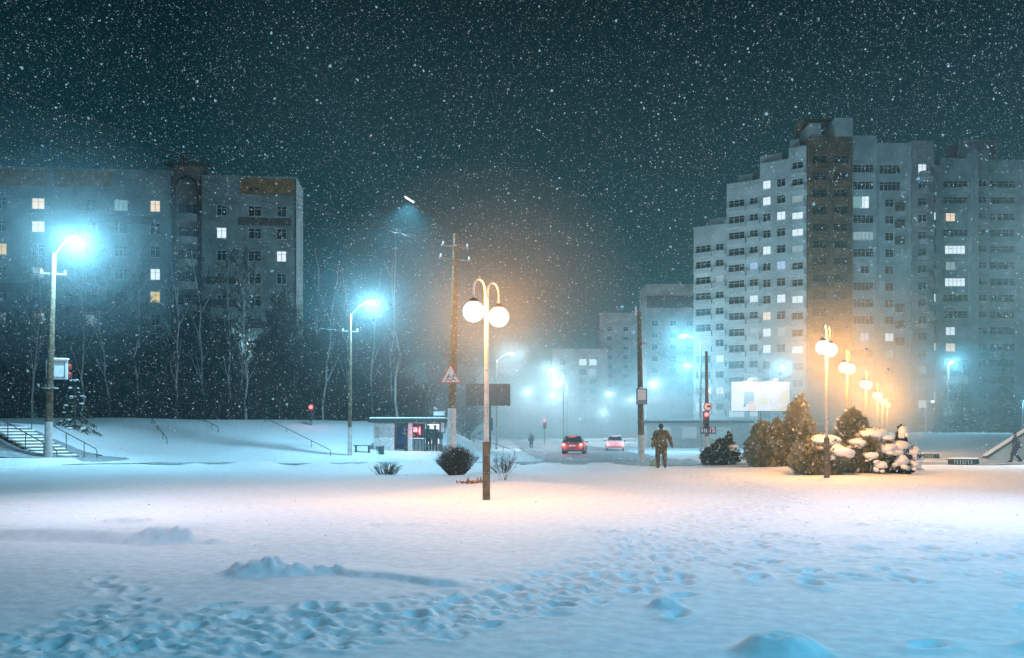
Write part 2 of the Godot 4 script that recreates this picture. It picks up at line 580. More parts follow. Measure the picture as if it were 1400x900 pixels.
func make_road() -> void:
	var r := setting("road", strip(Vector2(-70, -43.5), Vector2(70, -47.0), 9.0, 260, 16, 0.03, 1.2).done(), M.packed_snow)
	r.set_meta("label", "churned grey road snow crossing the square")
	r = setting("road", strip(Vector2(6.5, -50.5), Vector2(3.0, -260), 9.5, 160, 12, 0.035, 1.0).done(), M.packed_snow)
	r.set_meta("label", "snowed-over road running away between the blocks")

# ---------------------------------------------------------------- buildings
var frames := {}

func frame_mesh(w: float, h: float, n: int, thick := 0.06) -> ArrayMesh:
	var key := "%.2f %.2f %d" % [w, h, n]
	if not frames.has(key):
		var b := MB.new()
		b.box(Vector3(0, h / 2 - thick / 2, 0), Vector3(w, thick, 0.07)); b.box(Vector3(0, -h / 2 + thick / 2, 0), Vector3(w, thick, 0.07))
		for k in n + 1:
			var fx := -w / 2 + thick / 2 + (w - thick) * k / n
			b.box(Vector3(fx, 0, 0.002), Vector3(thick, h - 0.004, 0.066))
		if h > 1.2:
			b.box(Vector3(0, h * 0.18, 0.001), Vector3(w - 0.01, thick * 0.7, 0.05))
		frames[key] = b.done()
	return frames[key]

func pane_mesh(w: float, h: float) -> ArrayMesh:
	var key := "pane %.2f %.2f" % [w, h]
	if not frames.has(key):
		frames[key] = bx(Vector3.ZERO, Vector3(w - 0.03, h - 0.03, 0.02))
	return frames[key]

func sill_mesh(w: float) -> ArrayMesh:
	var key := "sill %.2f" % w
	if not frames.has(key):
		frames[key] = bx(Vector3.ZERO, Vector3(w + 0.12, 0.05, 0.26))
	return frames[key]

func window(parent: Node3D, xf: Transform3D, w: float, h: float, n: int, glass: Material, frame: Material) -> void:
	var f := part("window", frame_mesh(w, h, n), frame, parent, xf)
	part("pane", pane_mesh(w, h), glass, f, Transform3D(Basis(), Vector3(0, 0, -0.02)))
	part("sill", sill_mesh(w), M.window_frame, f, Transform3D(Basis(), Vector3(0, -h / 2 - 0.027, 0.14)))

func wall_mesh(w: float, h: float, depth: float, holes: Array) -> ArrayMesh:
	# front at z = 0 facing +z, x 0..w, y 0..h; holes are [x0, y0, x1, y1], each with a reveal 0.22 deep
	var b := MB.new()
	var cx := [0.0, w]
	var cy := [0.0, h]
	for o in holes:
		cx.append(o[0]); cx.append(o[2]); cy.append(o[1]); cy.append(o[3])
	cx.sort(); cy.sort()
	for j in cy.size() - 1:
		if cy[j + 1] - cy[j] < 1e-4:
			continue
		var my: float = (cy[j] + cy[j + 1]) / 2
		var inside := holes.filter(func(o): return o[1] < my and my < o[3])
		var from := 0.0
		inside.sort_custom(func(p, q): return p[0] < q[0])
		for o in inside + [[w, 0, w, 0]]:
			if o[0] - from > 1e-4:
				b.quad(Vector3(from, cy[j], 0), Vector3(o[0], cy[j], 0), Vector3(o[0], cy[j + 1], 0), Vector3(from, cy[j + 1], 0))
			from = o[2]
	for o in holes:
		var p := [Vector3(o[0], o[1], 0), Vector3(o[2], o[1], 0), Vector3(o[2], o[3], 0), Vector3(o[0], o[3], 0)]
		var back := Vector3(0, 0, -0.24)
		for i in 4:
			var k := (i + 1) % 4
			b.quad(p[i], p[k], p[k] + back, p[i] + back)
		b.quad(p[0] + back, p[1] + back, p[2] + back, p[3] + back)
	var q := Vector3(0, 0, -depth)
	var c := [Vector3(0, 0, 0), Vector3(w, 0, 0), Vector3(w, h, 0), Vector3(0, h, 0)]
	b.quad(c[1], c[1] + q, c[2] + q, c[2]); b.quad(c[0] + q, c[0], c[3], c[3] + q)
	b.quad(c[3], c[2], c[2] + q, c[3] + q); b.quad(c[1] + q, c[0] + q, c[3] + q, c[2] + q)
	return b.done()

func balcony_mesh(w: float, deep: float, tall: float, bow: float) -> ArrayMesh:
	# slab, floor and parapet; bow > 0 curves the front
	var b := MB.new()
	var n := 8 if bow > 0.0 else 1
	var front := []
	for i in n + 1:
		var t := float(i) / n
		front.append(Vector3(-w / 2 + w * t, 0, deep + bow * sin(PI * t)))
	for i in n:
		var a: Vector3 = front[i]
		var c: Vector3 = front[i + 1]
		var up := Vector3(0, tall, 0)
		var lip := Vector3(0, 0, -0.09)
		b.quad(a, c, c + up, a + up)
		b.quad(c + lip, a + lip, a + lip + up, c + lip + up)
		b.quad(a + up, c + up, c + up + lip, a + up + lip)
		b.quad(Vector3(a.x, 0, 0), Vector3(c.x, 0, 0), c, a)
		b.quad(Vector3(c.x, 0.12, 0), Vector3(a.x, 0.12, 0), a + Vector3(0, 0.12, 0), c + Vector3(0, 0.12, 0))
	for s in [-1, 1]:
		b.box(Vector3(s * (w / 2 - 0.045), tall / 2, deep / 2 - 0.003), Vector3(0.09, tall - 0.004, deep - 0.008))
	return b.done()

# One slab of a block: a wall with rows of openings. cols: {x, w, h, n, kind, rows, glass}, rows counted from the top
func slab(house: Node3D, xf: Transform3D, w: float, y_first: float, fh: float, floors: int, top: float, depth: float, wall: Material, cols: Array, lit: Dictionary, frame: Material) -> void:
	var holes := []
	var todo := []
	for c in cols:
		for r in floors:
			if c.has("rows") and not r in c.rows:
				continue
			var y: float = y_first - r * fh
			if y < 1.2:
				continue
			holes.append([c.x - c.w / 2, y - c.h / 2, c.x + c.w / 2, y + c.h / 2])
			todo.append([c, r, y])
	part("wall", wall_mesh(w, top, depth, holes), wall, house, xf)
	for t in todo:
		var c: Dictionary = t[0]
		var key := "%s%d" % [c.get("id", ""), t[1]]
		var glass: Material = M.dark_glass
		if lit.has(key):
			glass = M[lit[key]]
		window(house, xf * Transform3D(Basis(), Vector3(c.x, t[2], -0.13)), c.w - 0.01, c.h - 0.01, c.n, glass, frame)
		if c.kind == "balcony":
			var bw: float = c.get("bw", c.w + 0.4)
			var bkey := "balcony %.2f %.2f" % [bw, c.get("bow", 0.0)]
			if not frames.has(bkey):
				frames[bkey] = balcony_mesh(bw, 0.5, 0.85, c.get("bow", 0.0))
			part("balcony", frames[bkey], c.get("bm", wall), house, xf * Transform3D(Basis(), Vector3(c.x + c.get("bx", 0.0), t[2] - c.h / 2 - 0.72, 0.003)))

func make_left_block() -> void:
	# ten storeys, its front about square to the view, 108 m away
	var o := thing("apartment_block", "ten storey panel block with ochre roof panels behind the bare wood", "building", Vector3(-26.6 - 57.4 * cos(0.09), 0, -108.0 + 57.4 * sin(0.09)), 0.09)
	var fh := 2.76
	var lit := {"a0": "lit_warm", "a1": "lit_white", "a3": "lit_dim", "a5": "lit_warm", "a6": "lit_white", "b2": "lit_yellow", "b5": "lit_dim", "b6": "lit_green", "c5": "lit_dim", "e0": "lit_green", "f0": "lit_warm", "f3": "lit_white", "f4": "lit_yellow"}
	var cols := [{"id": "z", "x": 7.0, "w": 1.6, "h": 1.4, "n": 2, "kind": "w"}, {"id": "y", "x": 15.0, "w": 1.2, "h": 1.4, "n": 2, "kind": "w"},
		{"id": "b", "x": 22.8, "w": 1.2, "h": 1.4, "n": 2, "kind": "w"}, {"id": "a", "x": 27.0, "w": 1.5, "h": 1.35, "n": 2, "kind": "w"},
		{"id": "c", "x": 33.1, "w": 1.2, "h": 1.4, "n": 2, "kind": "w"}, {"id": "e", "x": 36.6, "w": 1.6, "h": 1.35, "n": 3, "kind": "w"},
		{"id": "f", "x": 40.6, "w": 1.2, "h": 1.4, "n": 2, "kind": "w"}]
	slab(o, Transform3D(), 42.6, 28.85, fh, 10, 33.2, 6.0, M.panel_wall, cols, lit, M.window_frame)
	# recessed loggia shaft with bowed white balconies and an arch on top
	var sx := 42.6
	var shaft := Transform3D(Basis(), Vector3(sx, 0, -0.6))
	var scols := [{"id": "s", "x": 1.75, "w": 2.5, "h": 1.5, "n": 3, "kind": "balcony", "bw": 2.9, "bow": 0.45, "bm": M.far_wall}]
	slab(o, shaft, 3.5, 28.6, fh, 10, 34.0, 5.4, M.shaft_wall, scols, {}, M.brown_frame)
	var arch := MB.new()
	var pts := PackedVector3Array()
	var rad := PackedFloat32Array()
	pts.append(Vector3(sx + 0.3, 1.0, 0.0)); rad.append(0.16)
	for i in 15:
		var a := PI - PI * i / 14.0
		pts.append(Vector3(sx + 1.75 + 1.45 * cos(a), 30.6 + 1.9 * sin(a), 0.0)); rad.append(0.16)
	pts.append(Vector3(sx + 3.2, 1.0, 0.0)); rad.append(0.16)
	arch.tube(pts, rad, 6)
	part("arch", arch.done(), M.dark_trim, o)
	part("cornice", bx(Vector3(sx + 1.75, 34.08, -0.4), Vector3(5.4, 0.16, 1.2)), M.dark_trim, o)
	for k in 2:
		part("chimney", bx(Vector3(sx + 1.1 + 1.2 * k, 34.7, -1.5), Vector3(0.6, 1.1, 0.6)), M.brown_panel, o)
	# right hand wing
	var rc := [{"id": "g", "x": 2.3, "w": 1.2, "h": 1.35, "n": 2, "kind": "w"}, {"id": "h", "x": 6.25, "w": 1.6, "h": 1.35, "n": 2, "kind": "w"}, {"id": "i", "x": 9.5, "w": 1.2, "h": 1.35, "n": 2, "kind": "w"}]
	slab(o, Transform3D(Basis(), Vector3(46.1, 0, -0.3)), 11.3, 28.6, fh, 10, 32.9, 5.7, M.panel_wall, rc, {"g1": "lit_white", "i2": "lit_white"}, M.window_frame)
	for p in [[20.5, 7.6, 31.9, 1.95], [29.0, 6.6, 31.9, 1.95]]:
		part("ochre_panel", bx(Vector3(p[0] + p[1] / 2, p[2], 0.05), Vector3(p[1], p[3], 0.10)), M.ochre_panel, o)
	part("ochre_panel", bx(Vector3(50.6 + 3.35, 31.6, -0.25), Vector3(6.7, 2.0, 0.10)), M.ochre_panel, o)
	for k in 2:
		part("vent", bx(Vector3(51.9 + k * 0.75, 31.2, -0.18), Vector3(0.4, 0.4, 0.06)), M.dark_trim, o)
	for p in [[50.4, 6.4, 27.3, 0.95], [46.5, 3.7, 20.0, 0.9], [46.5, 3.7, 17.2, 0.9], [51.0, 5.6, 14.5, 0.9], [33.0, 7.4, 27.1, 0.85], [18.0, 8.0, 18.8, 0.9], [30.0, 7.0, 16.0, 0.9]]:
		part("dark_panel", bx(Vector3(p[0] + p[1] / 2, p[2], -0.26 if p[0] > 46.0 else 0.04), Vector3(p[1], p[3], 0.08)), M.brown_panel, o)
	for s in [[42.65, 0.35], [46.0, 0.35], [57.3, 0.0]]:
		part("downpipe", bx(Vector3(s[0], 16.5, s[1] - 0.25), Vector3(0.14, 32.0, 0.14)), M.dark_trim, o)
	for p in [[50.3, 13.65], [51.6, 12.3], [51.6, 11.55]]:
		var l := thing("wall_lamp", "small cold lamp fixed to the panel block among the birch crowns", "lamp", o.transform * Vector3(p[0], p[1], 0.1), 0.09, "small cold lamps on the panel block")
		part("bracket", bx(Vector3(0, 0.12, -0.15), Vector3(0.1, 0.08, 0.55)), M.dark_metal, l)
		var g := SphereMesh.new()
		g.radius = 0.2; g.height = 0.36; g.radial_segments = 12; g.rings = 6
		part("lamp_glass", g, M.lens_glow, l, Transform3D(Basis(), Vector3(0, -0.1, 0.18)))
		bulb(l, Vector3(0, -0.1, 0.18), lin(0.5, 0.9, 1.0), 2.0, 0.12)

func make_tower() -> void:
	# stepped seventeen storey tower, 150 m away: straight right part, brown middle, left wing turned away
	var o := thing("apartment_tower", "stepped pale tower with a brown middle shaft and many balconies", "building", Vector3(0, 0, -150))
	var fh := 2.87
	var y0 := 46.3
	var W: Material = M.tower_wall
	var gl := {"kind": "w", "h": 1.5}
	# glazed loggia bay
	slab(o, Transform3D(Basis(), Vector3(57.75, 0, 0.5)), 4.4, y0, fh, 16, 51.9, 14.0, W,
		[{"id": "l", "x": 2.15, "w": 3.5, "h": 1.45, "n": 5, "kind": "w", "rows": [0, 1, 3, 4, 5, 7, 8, 9, 11, 12, 13]}, {"id": "m", "x": 2.3, "w": 1.7, "h": 2.1, "n": 2, "kind": "w", "rows": [2]}, {"id": "k", "x": 2.4, "w": 1.5, "h": 1.3, "n": 2, "kind": "w", "rows": [6, 10, 14]}],
		{"m2": "lit_white", "l4": "lit_dim", "k10": "lit_blue", "l12": "lit_dim"}, M.window_frame)
	part("lit_loggia_panel", bx(Vector3(58.9, 40.55, 0.54), Vector3(1.5, 1.9, 0.06)), M.lit_green, o)
	# middle bay, windows with box balconies
	slab(o, Transform3D(Basis(), Vector3(62.15, 0, 0)), 6.0, y0, fh, 16, 50.8, 14.0, W,
		[{"id": "n", "x": 2.5, "w": 3.6, "h": 1.6, "n": 5, "kind": "w", "rows": [0, 1]}, {"id": "p", "x": 2.4, "w": 1.5, "h": 1.4, "n": 2, "kind": "w", "rows": [2, 3, 4, 5, 6, 7, 8, 9, 10, 11, 12, 13, 14]}],
		{"p10": "lit_white", "p11": "lit_green", "p13": "lit_warm"}, M.window_frame)
	for r in [2, 3, 4, 8, 9, 10]:
		part("balcony_box", bx(Vector3(66.1, y0 - r * fh - 0.8, 0.45), Vector3(1.3, 1.25, 0.9)), M.brown_panel, o)
	# corner bay with bowed balconies
	slab(o, Transform3D(Basis(), Vector3(68.15, 0, 0.6)), 3.75, y0, fh, 16, 51.0, 14.0, M.far_wall,
		[{"id": "q", "x": 1.75, "w": 1.45, "h": 1.5, "n": 2, "kind": "balcony", "bw": 2.3, "bow": 0.6, "bx": 0.6, "bm": M.far_wall}], {"q0": "lit_white", "q12": "lit_dim", "q14": "lit_white"}, M.window_frame)
	# lower right part
	slab(o, Transform3D(Basis(), Vector3(71.95, 0, -4.0)), 3.5, 42.2, fh, 14, 48.2, 12.0, W,
		[{"id": "r", "x": 1.75, "w": 1.5, "h": 1.4, "n": 2, "kind": "w"}], {"r1": "lit_white", "r6": "lit_white", "r9": "lit_warm", "r11": "lit_dim", "r12": "lit_white"}, M.window_frame)
	slab(o, Transform3D(Basis(), Vector3(75.5, 0, -4.6)), 5.3, 45.0, fh, 15, 49.6, 11.0, W,
		[{"id": "s", "x": 2.7, "w": 4.4, "h": 1.45, "n": 5, "kind": "balcony", "bw": 5.0, "rows": [0, 1, 3, 7, 8, 11, 12, 13, 14]}, {"id": "t", "x": 2.6, "w": 3.6, "h": 1.5, "n": 5, "kind": "w", "rows": [4, 6]}, {"id": "u", "x": 1.8, "w": 1.7, "h": 1.5, "n": 2, "kind": "w", "rows": [2, 5, 9, 10]}],
		{"t4": "lit_white", "t6": "lit_white", "u2": "lit_warm", "u5": "lit_dim", "u9": "lit_white", "u10": "lit_warm", "s12": "lit_dim", "s14": "lit_green"}, M.window_frame)
	slab(o, Transform3D(Basis(), Vector3(80.9, 0, -4.3)), 3.0, 45.0, fh, 15, 51.0, 11.3, W,
		[{"id": "v", "x": 1.5, "w": 2.3, "h": 1.3, "n": 3, "kind": "balcony", "bw": 2.9}], {}, M.window_frame)
	slab(o, Transform3D(Basis(), Vector3(84.0, 0, -4.8)), 26.0, 45.0, fh, 15, 49.4, 11.0, W,
		[{"id": "x", "x": 2.6, "w": 4.4, "h": 1.5, "n": 4, "kind": "balcony", "bw": 4.9}, {"id": "y", "x": 8.4, "w": 1.5, "h": 1.4, "n": 2, "kind": "w"}], {"y1": "lit_white", "y4": "lit_white", "y6": "lit_blue"}, M.window_frame)
	part("stair_pillar", bx(Vector3(80.75, 25.2, -3.6), Vector3(1.3, 50.4, 1.2)), W, o)
	part("roof_house", bx(Vector3(83.2, 51.6, -9.0), Vector3(6.8, 4.0, 5.0)), M.far_wall, o)
	# brown shaft with balconies
	slab(o, Transform3D(Basis(), Vector3(50.4, 0, 1.2)), 7.3, y0 + 1.2, fh, 16, 51.5, 14.0, M.brown_wall,
		[{"id": "B", "x": 1.8, "w": 2.4, "h": 1.5, "n": 2, "kind": "balcony", "bw": 3.0, "bm": M.brown_wall}, {"id": "C", "x": 5.4, "w": 2.4, "h": 1.5, "n": 2, "kind": "balcony", "bw": 3.0, "bm": M.brown_wall}], {}, M.brown_frame)
	part("roof_house", bx(Vector3(51.6, 52.6, -1.6), Vector3(1.9, 2.6, 5.0)), W, o)
	part("roof_house", bx(Vector3(56.3, 53.0, -1.4), Vector3(3.1, 3.4, 5.0)), W, o)
	part("roof_house", bx(Vector3(54.2, 54.0, -5.6), Vector3(7.6, 5.0, 3.0), 0.5), M.brown_wall, o)
	# left wing: turned away, stepping down
	var turn := Basis(Vector3.UP, deg_to_rad(-33.0))
	var dir := turn * Vector3(1, 0, 0)   # runs to the right and towards us
	var p0 := Vector3(50.2, 0, 0.4)
	var steps := [[0.0, 3.0, 50.3, 47.0], [3.0, 5.0, 48.5, 44.6], [8.0, 6.0, 45.8, 42.0], [14.0, 6.2, 38.8, 34.6]]
	for k in 4:
		var s: Array = steps[k]
		var org: Vector3 = p0 - dir * (s[0] + s[1])
		var xf := Transform3D(turn, org)
		var cols := []
		var lit := {}
		if k == 0:
			cols = [{"id": "d", "x": 1.5, "w": 1.9, "h": 1.4, "n": 2, "kind": "balcony", "bw": 2.6}]
			lit = {"d2": "lit_dim", "d3": "lit_white", "d4": "lit_white", "d5": "lit_dim", "d8": "lit_white", "d11": "lit_white"}
		elif k == 1:
			cols = [{"id": "e", "x": 1.2, "w": 1.4, "h": 1.45, "n": 2, "kind": "w"}, {"id": "f", "x": 3.7, "w": 1.5, "h": 1.45, "n": 2, "kind": "w"}]
			lit = {"e0": "lit_white", "e1": "lit_white", "e4": "lit_white", "e8": "lit_warm", "e9": "lit_white", "f2": "lit_white", "f5": "lit_blue", "f7": "lit_white", "f9": "lit_dim", "e10": "lit_white"}
		else:
			cols = [{"id": "g", "x": 1.8, "w": 2.9, "h": 1.5, "n": 3, "kind": "balcony", "bw": 3.4}, {"id": "h", "x": 4.9, "w": 1.5, "h": 1.4, "n": 2, "kind": "balcony", "bw": 2.3}]
			lit = {"h2": "lit_dim", "g6": "lit_dim", "h7": "lit_white", "h9": "lit_warm", "g10": "lit_white"} if k == 3 else {"h4": "lit_blue", "h6": "lit_white", "h8": "lit_dim", "h11": "lit_warm", "g13": "lit_white", "h13": "lit_white"}
		slab(o, xf, s[1], s[3], fh, 17, s[2], 12.0, W, cols, lit, M.window_frame)
	for s in [[2.4, 1.0, 51.3], [6.5, 2.4, 49.4], [11.0, 1.6, 46.6], [16.0, 2.2, 39.4]]:
		part("roof_house", bx(Vector3.ZERO, Vector3(s[1] * 1.6, 1.6, 3.0)), W, o, Transform3D(turn, p0 - dir * s[0] + turn * Vector3(0, s[2], -3.0)))

func make_far_buildings() -> void:
	var o := thing("apartment_block", "distant hazy block with a dark band under its roof beside the tower", "building", Vector3(33.0, 0, -215))
	slab(o, Transform3D(), 13.0, 28.0, 2.9, 9, 37.6, 12.0, M.far_wall, [{"id": "a", "x": 2.0, "w": 1.5, "h": 1.4, "n": 2, "kind": "w"}, {"id": "b", "x": 6.5, "w": 1.5, "h": 1.4, "n": 2, "kind": "w"}, {"id": "c", "x": 10.5, "w": 1.5, "h": 1.4, "n": 2, "kind": "w"}], {"b6": "lit_dim"}, M.window_frame)
	part("dark_band", bx(Vector3(6.5, 33.2, 0.1), Vector3(12.9, 2.9, 0.2)), M.brown_panel, o)
	o = thing("apartment_block", "faint grey block far down the road behind the utility pole", "building", Vector3(27.0, 0, -270))
	slab(o, Transform3D(), 15.0, 33.0, 2.9, 11, 38.0, 12.0, M.far_wall, [{"id": "a", "x": 3.0, "w": 1.6, "h": 1.4, "n": 2, "kind": "w"}, {"id": "b", "x": 8.0, "w": 1.6, "h": 1.4, "n": 2, "kind": "w"}, {"id": "c", "x": 12.5, "w": 1.6, "h": 1.4, "n": 2, "kind": "w"}], {}, M.window_frame)
	o = thing("apartment_block", "low distant block with three lit windows at the end of the road", "building", Vector3(12.0, 0, -260))
	slab(o, Transform3D(), 16.5, 22.0, 2.9, 7, 26.0, 12.0, M.far_wall, [{"id": "a", "x": 3.0, "w": 2.0, "h": 1.9, "n": 2, "kind": "w"}, {"id": "b", "x": 9.0, "w": 2.2, "h": 1.9, "n": 2, "kind": "w"}, {"id": "c", "x": 12.0, "w": 2.2, "h": 1.9, "n": 2, "kind": "w"}], {"b0": "lit_white", "c0": "lit_white", "c1": "lit_dim"}, M.window_frame)
	# low shop pavilion with a snowy roof behind the walking man
	o = thing("shop_pavilion", "low white shop pavilion with a snow covered flat roof beyond the road", "building", at_ground(16.0, -104.0, 0.0), -0.05)
	slab(o, Transform3D(), 12.0, 1.75, 3.0, 1, 2.9, 8.0, M.whitewash, [{"id": "a", "x": 2.0, "w": 1.8, "h": 1.5, "n": 2, "kind": "w"}, {"id": "b", "x": 5.0, "w": 1.8, "h": 1.5, "n": 2, "kind": "w"}, {"id": "c", "x": 8.6, "w": 2.6, "h": 1.5, "n": 3, "kind": "w"}], {"a0": "lit_dim", "b0": "lit_dim", "c0": "lit_green"}, M.window_frame)
	part("roof", bx(Vector3(6.0, 3.02, -3.8), Vector3(12.8, 0.24, 9.0)), M.dark_trim, o)
	part("snow_layer", bx(Vector3(6.0, 3.25, -3.8), Vector3(12.7, 0.22, 8.9), 0.08), M.snow_lump, o)
	o = thing("market_kiosk", "pale kiosk with a grey shutter beside the shop pavilion", "kiosk", at_ground(30.0, -100.0), -0.1)
	part("wall", wall_mesh(8.0, 2.6, 4.0, [[1.0, 0.8, 3.4, 2.0], [4.6, 0.8, 7.0, 2.0]]), M.whitewash, o)
	for x in [2.2, 5.8]:
		part("shutter", bx(Vector3(x, 1.4, -0.12), Vector3(2.38, 1.18, 0.04)), M.grey_metal, o)
	part("roof", bx(Vector3(4.0, 2.74, -1.8), Vector3(8.8, 0.22, 5.0)), M.snow_lump, o)

# ---------------------------------------------------------------- the wood
func branch(b: MB, from: Vector3, dir: Vector3, length: float, r: float, bits: int, r_twig: float) -> void:
	var p := PackedVector3Array([from])
	var rad := PackedFloat32Array([r])
	var d := dir
	for i in 3:
		d = (d + Vector3(rng.randfn(0, 0.16), rng.randf_range(0.0, 0.22), rng.randfn(0, 0.16))).normalized()
		p.append(p[i] + d * length / 3.0); rad.append(maxf(r * (0.75 - 0.25 * i), r_twig))
	b.tube(p, rad, 3, false)
	for i in bits:
		var t := rng.randf_range(0.2, 1.0) * 2.999
		var k := int(t)
		var a := p[k].lerp(p[k + 1], t - k)
		var td := (d + Vector3(rng.randfn(0, 0.6), rng.randf_range(-0.2, 0.7), rng.randfn(0, 0.6))).normalized()
		var l := length * rng.randf_range(0.15, 0.4)
		b.rod(a, a + td * l, r_twig, r_twig * 0.6, 3, false)
		for q in 2:
			var a2 := a + td * l * rng.randf_range(0.3, 0.9)
			var t2 := (td + Vector3(rng.randfn(0, 0.6), rng.randf_range(-0.5, 0.5), rng.randfn(0, 0.6))).normalized()
			b.rod(a2, a2 + t2 * l * 0.6, r_twig * 0.8, r_twig * 0.5, 3, false)

func bare_tree(called: String, label: String, group: String, h: float, bark: Material, n: int, bits: int, start: float, spread: float) -> Node3D:
	var o := thing(called, label, "tree", Vector3.ZERO, 0.0, group)
	var t := MB.new()
	var p := PackedVector3Array()
	var r := PackedFloat32Array()
	var q := Vector3(0, -0.3, 0)
	for i in 9:
		p.append(q); r.append(((0.0065 if bark == M.birch_bark else 0.010) * h) * (1.05 - i / 8.0) + 0.012)
		q += Vector3(rng.randfn(0, 0.012 * h), h / 8.0, rng.randfn(0, 0.012 * h))
	t.tube(p, r, 7)
	part("trunk", t.done(), bark, o)
	if bark == M.birch_bark:
		for i in 7:
			var lb := MB.new()
			var k0 := 2 + i % 5
			var an := rng.randf() * TAU
			var e1 := p[k0] + Vector3(cos(an) * 0.6, 1.1, sin(an) * 0.6) * rng.randf_range(0.7, 1.3)
			lb.tube(PackedVector3Array([p[k0], e1, e1 + Vector3(cos(an) * 0.5, 1.3, sin(an) * 0.5) * rng.randf_range(0.6, 1.2)]), PackedFloat32Array([0.04, 0.03, 0.018]), 4)
			part("limb", lb.done(), bark, o)
	var c := MB.new()
	for i in n:
		var f := lerpf(start, 0.98, (i + rng.randf()) / n) * 8.0
		var k := mini(int(f), 7)
		var a := p[k].lerp(p[k + 1], f - k)
		var ang := i * 2.4 + rng.randf()
		var rise := rng.randf_range(0.5, 1.3)
		var l := spread * h * rng.randf_range(0.10, 0.20) * (1.15 - 0.75 * f / 8.0)
		branch(c, a, Vector3(cos(ang), rise, sin(ang)).normalized(), l, r[k] * 0.4, bits, 0.022)
	part("crown", c.done(), M.twig, o)
	return o

func spruce(called: String, label: String, group: String, h: float, wide: float, snowy: bool) -> Node3D:
	var o := thing(called, label, "tree", Vector3.ZERO, 0.0, group)
	var t := MB.new()
	t.rod(Vector3(0, -0.2, 0), Vector3(0, h, 0), 0.018 * h, 0.01, 7)
	part("trunk", t.done(), M.dark_bark, o)
	var c := MB.new()
	var s := MB.new()
	var rows := int(h * 2.2)
	for k in rows:
		var f := float(k) / rows
		var y := h * (0.06 + 0.93 * f)
		var reach := wide * (1.0 - f) + 0.12
		for i in int(6 + 5 * (1.0 - f)):
			var a := i * TAU / (6 + 5 * (1.0 - f)) + k * 1.3 + rng.randf() * 0.5
			var out := Vector3(cos(a), 0, sin(a))
			var l := reach * rng.randf_range(0.75, 1.1)
			var p0 := Vector3(0, y, 0)
			var p1 := p0 + out * l * 0.5 + Vector3(0, -0.10 * l, 0)
			var p2 := p0 + out * l + Vector3(0, -0.38 * l, 0)
			c.tube(PackedVector3Array([p0, p1, p2]), PackedFloat32Array([0.03, 0.02, 0.006]), 3, false)
			var side := out.cross(Vector3.UP)
			for m in int(6 + l * 9):
				var u := rng.randf_range(0.15, 1.0)
				var q := p0.lerp(p1, u * 2) if u < 0.5 else p1.lerp(p2, u * 2 - 1)
				var tip := q + (out * rng.randf_range(0.1, 0.5) + side * rng.randf_range(-1, 1) + Vector3(0, rng.randf_range(-0.9, 0.1), 0)) * l * 0.28
				var w := (tip - q).cross(Vector3(rng.randfn(), rng.randfn(), rng.randfn())).normalized() * 0.035
				c.tri(q - w, q + w, tip)
			if snowy and rng.randf() < 0.4:
				s.blob(p1.lerp(p2, rng.randf_range(0.0, 0.6)) + Vector3(0, 0.03, 0), Vector3(0.10 * l + 0.05, 0.05, 0.10 * l + 0.05), 0.9, lumps, 4, 7)
	part("crown", c.done(), M.needle, o)
	if snowy:
		part("snow_load", s.done(), M.snow_lump, o)
	return o

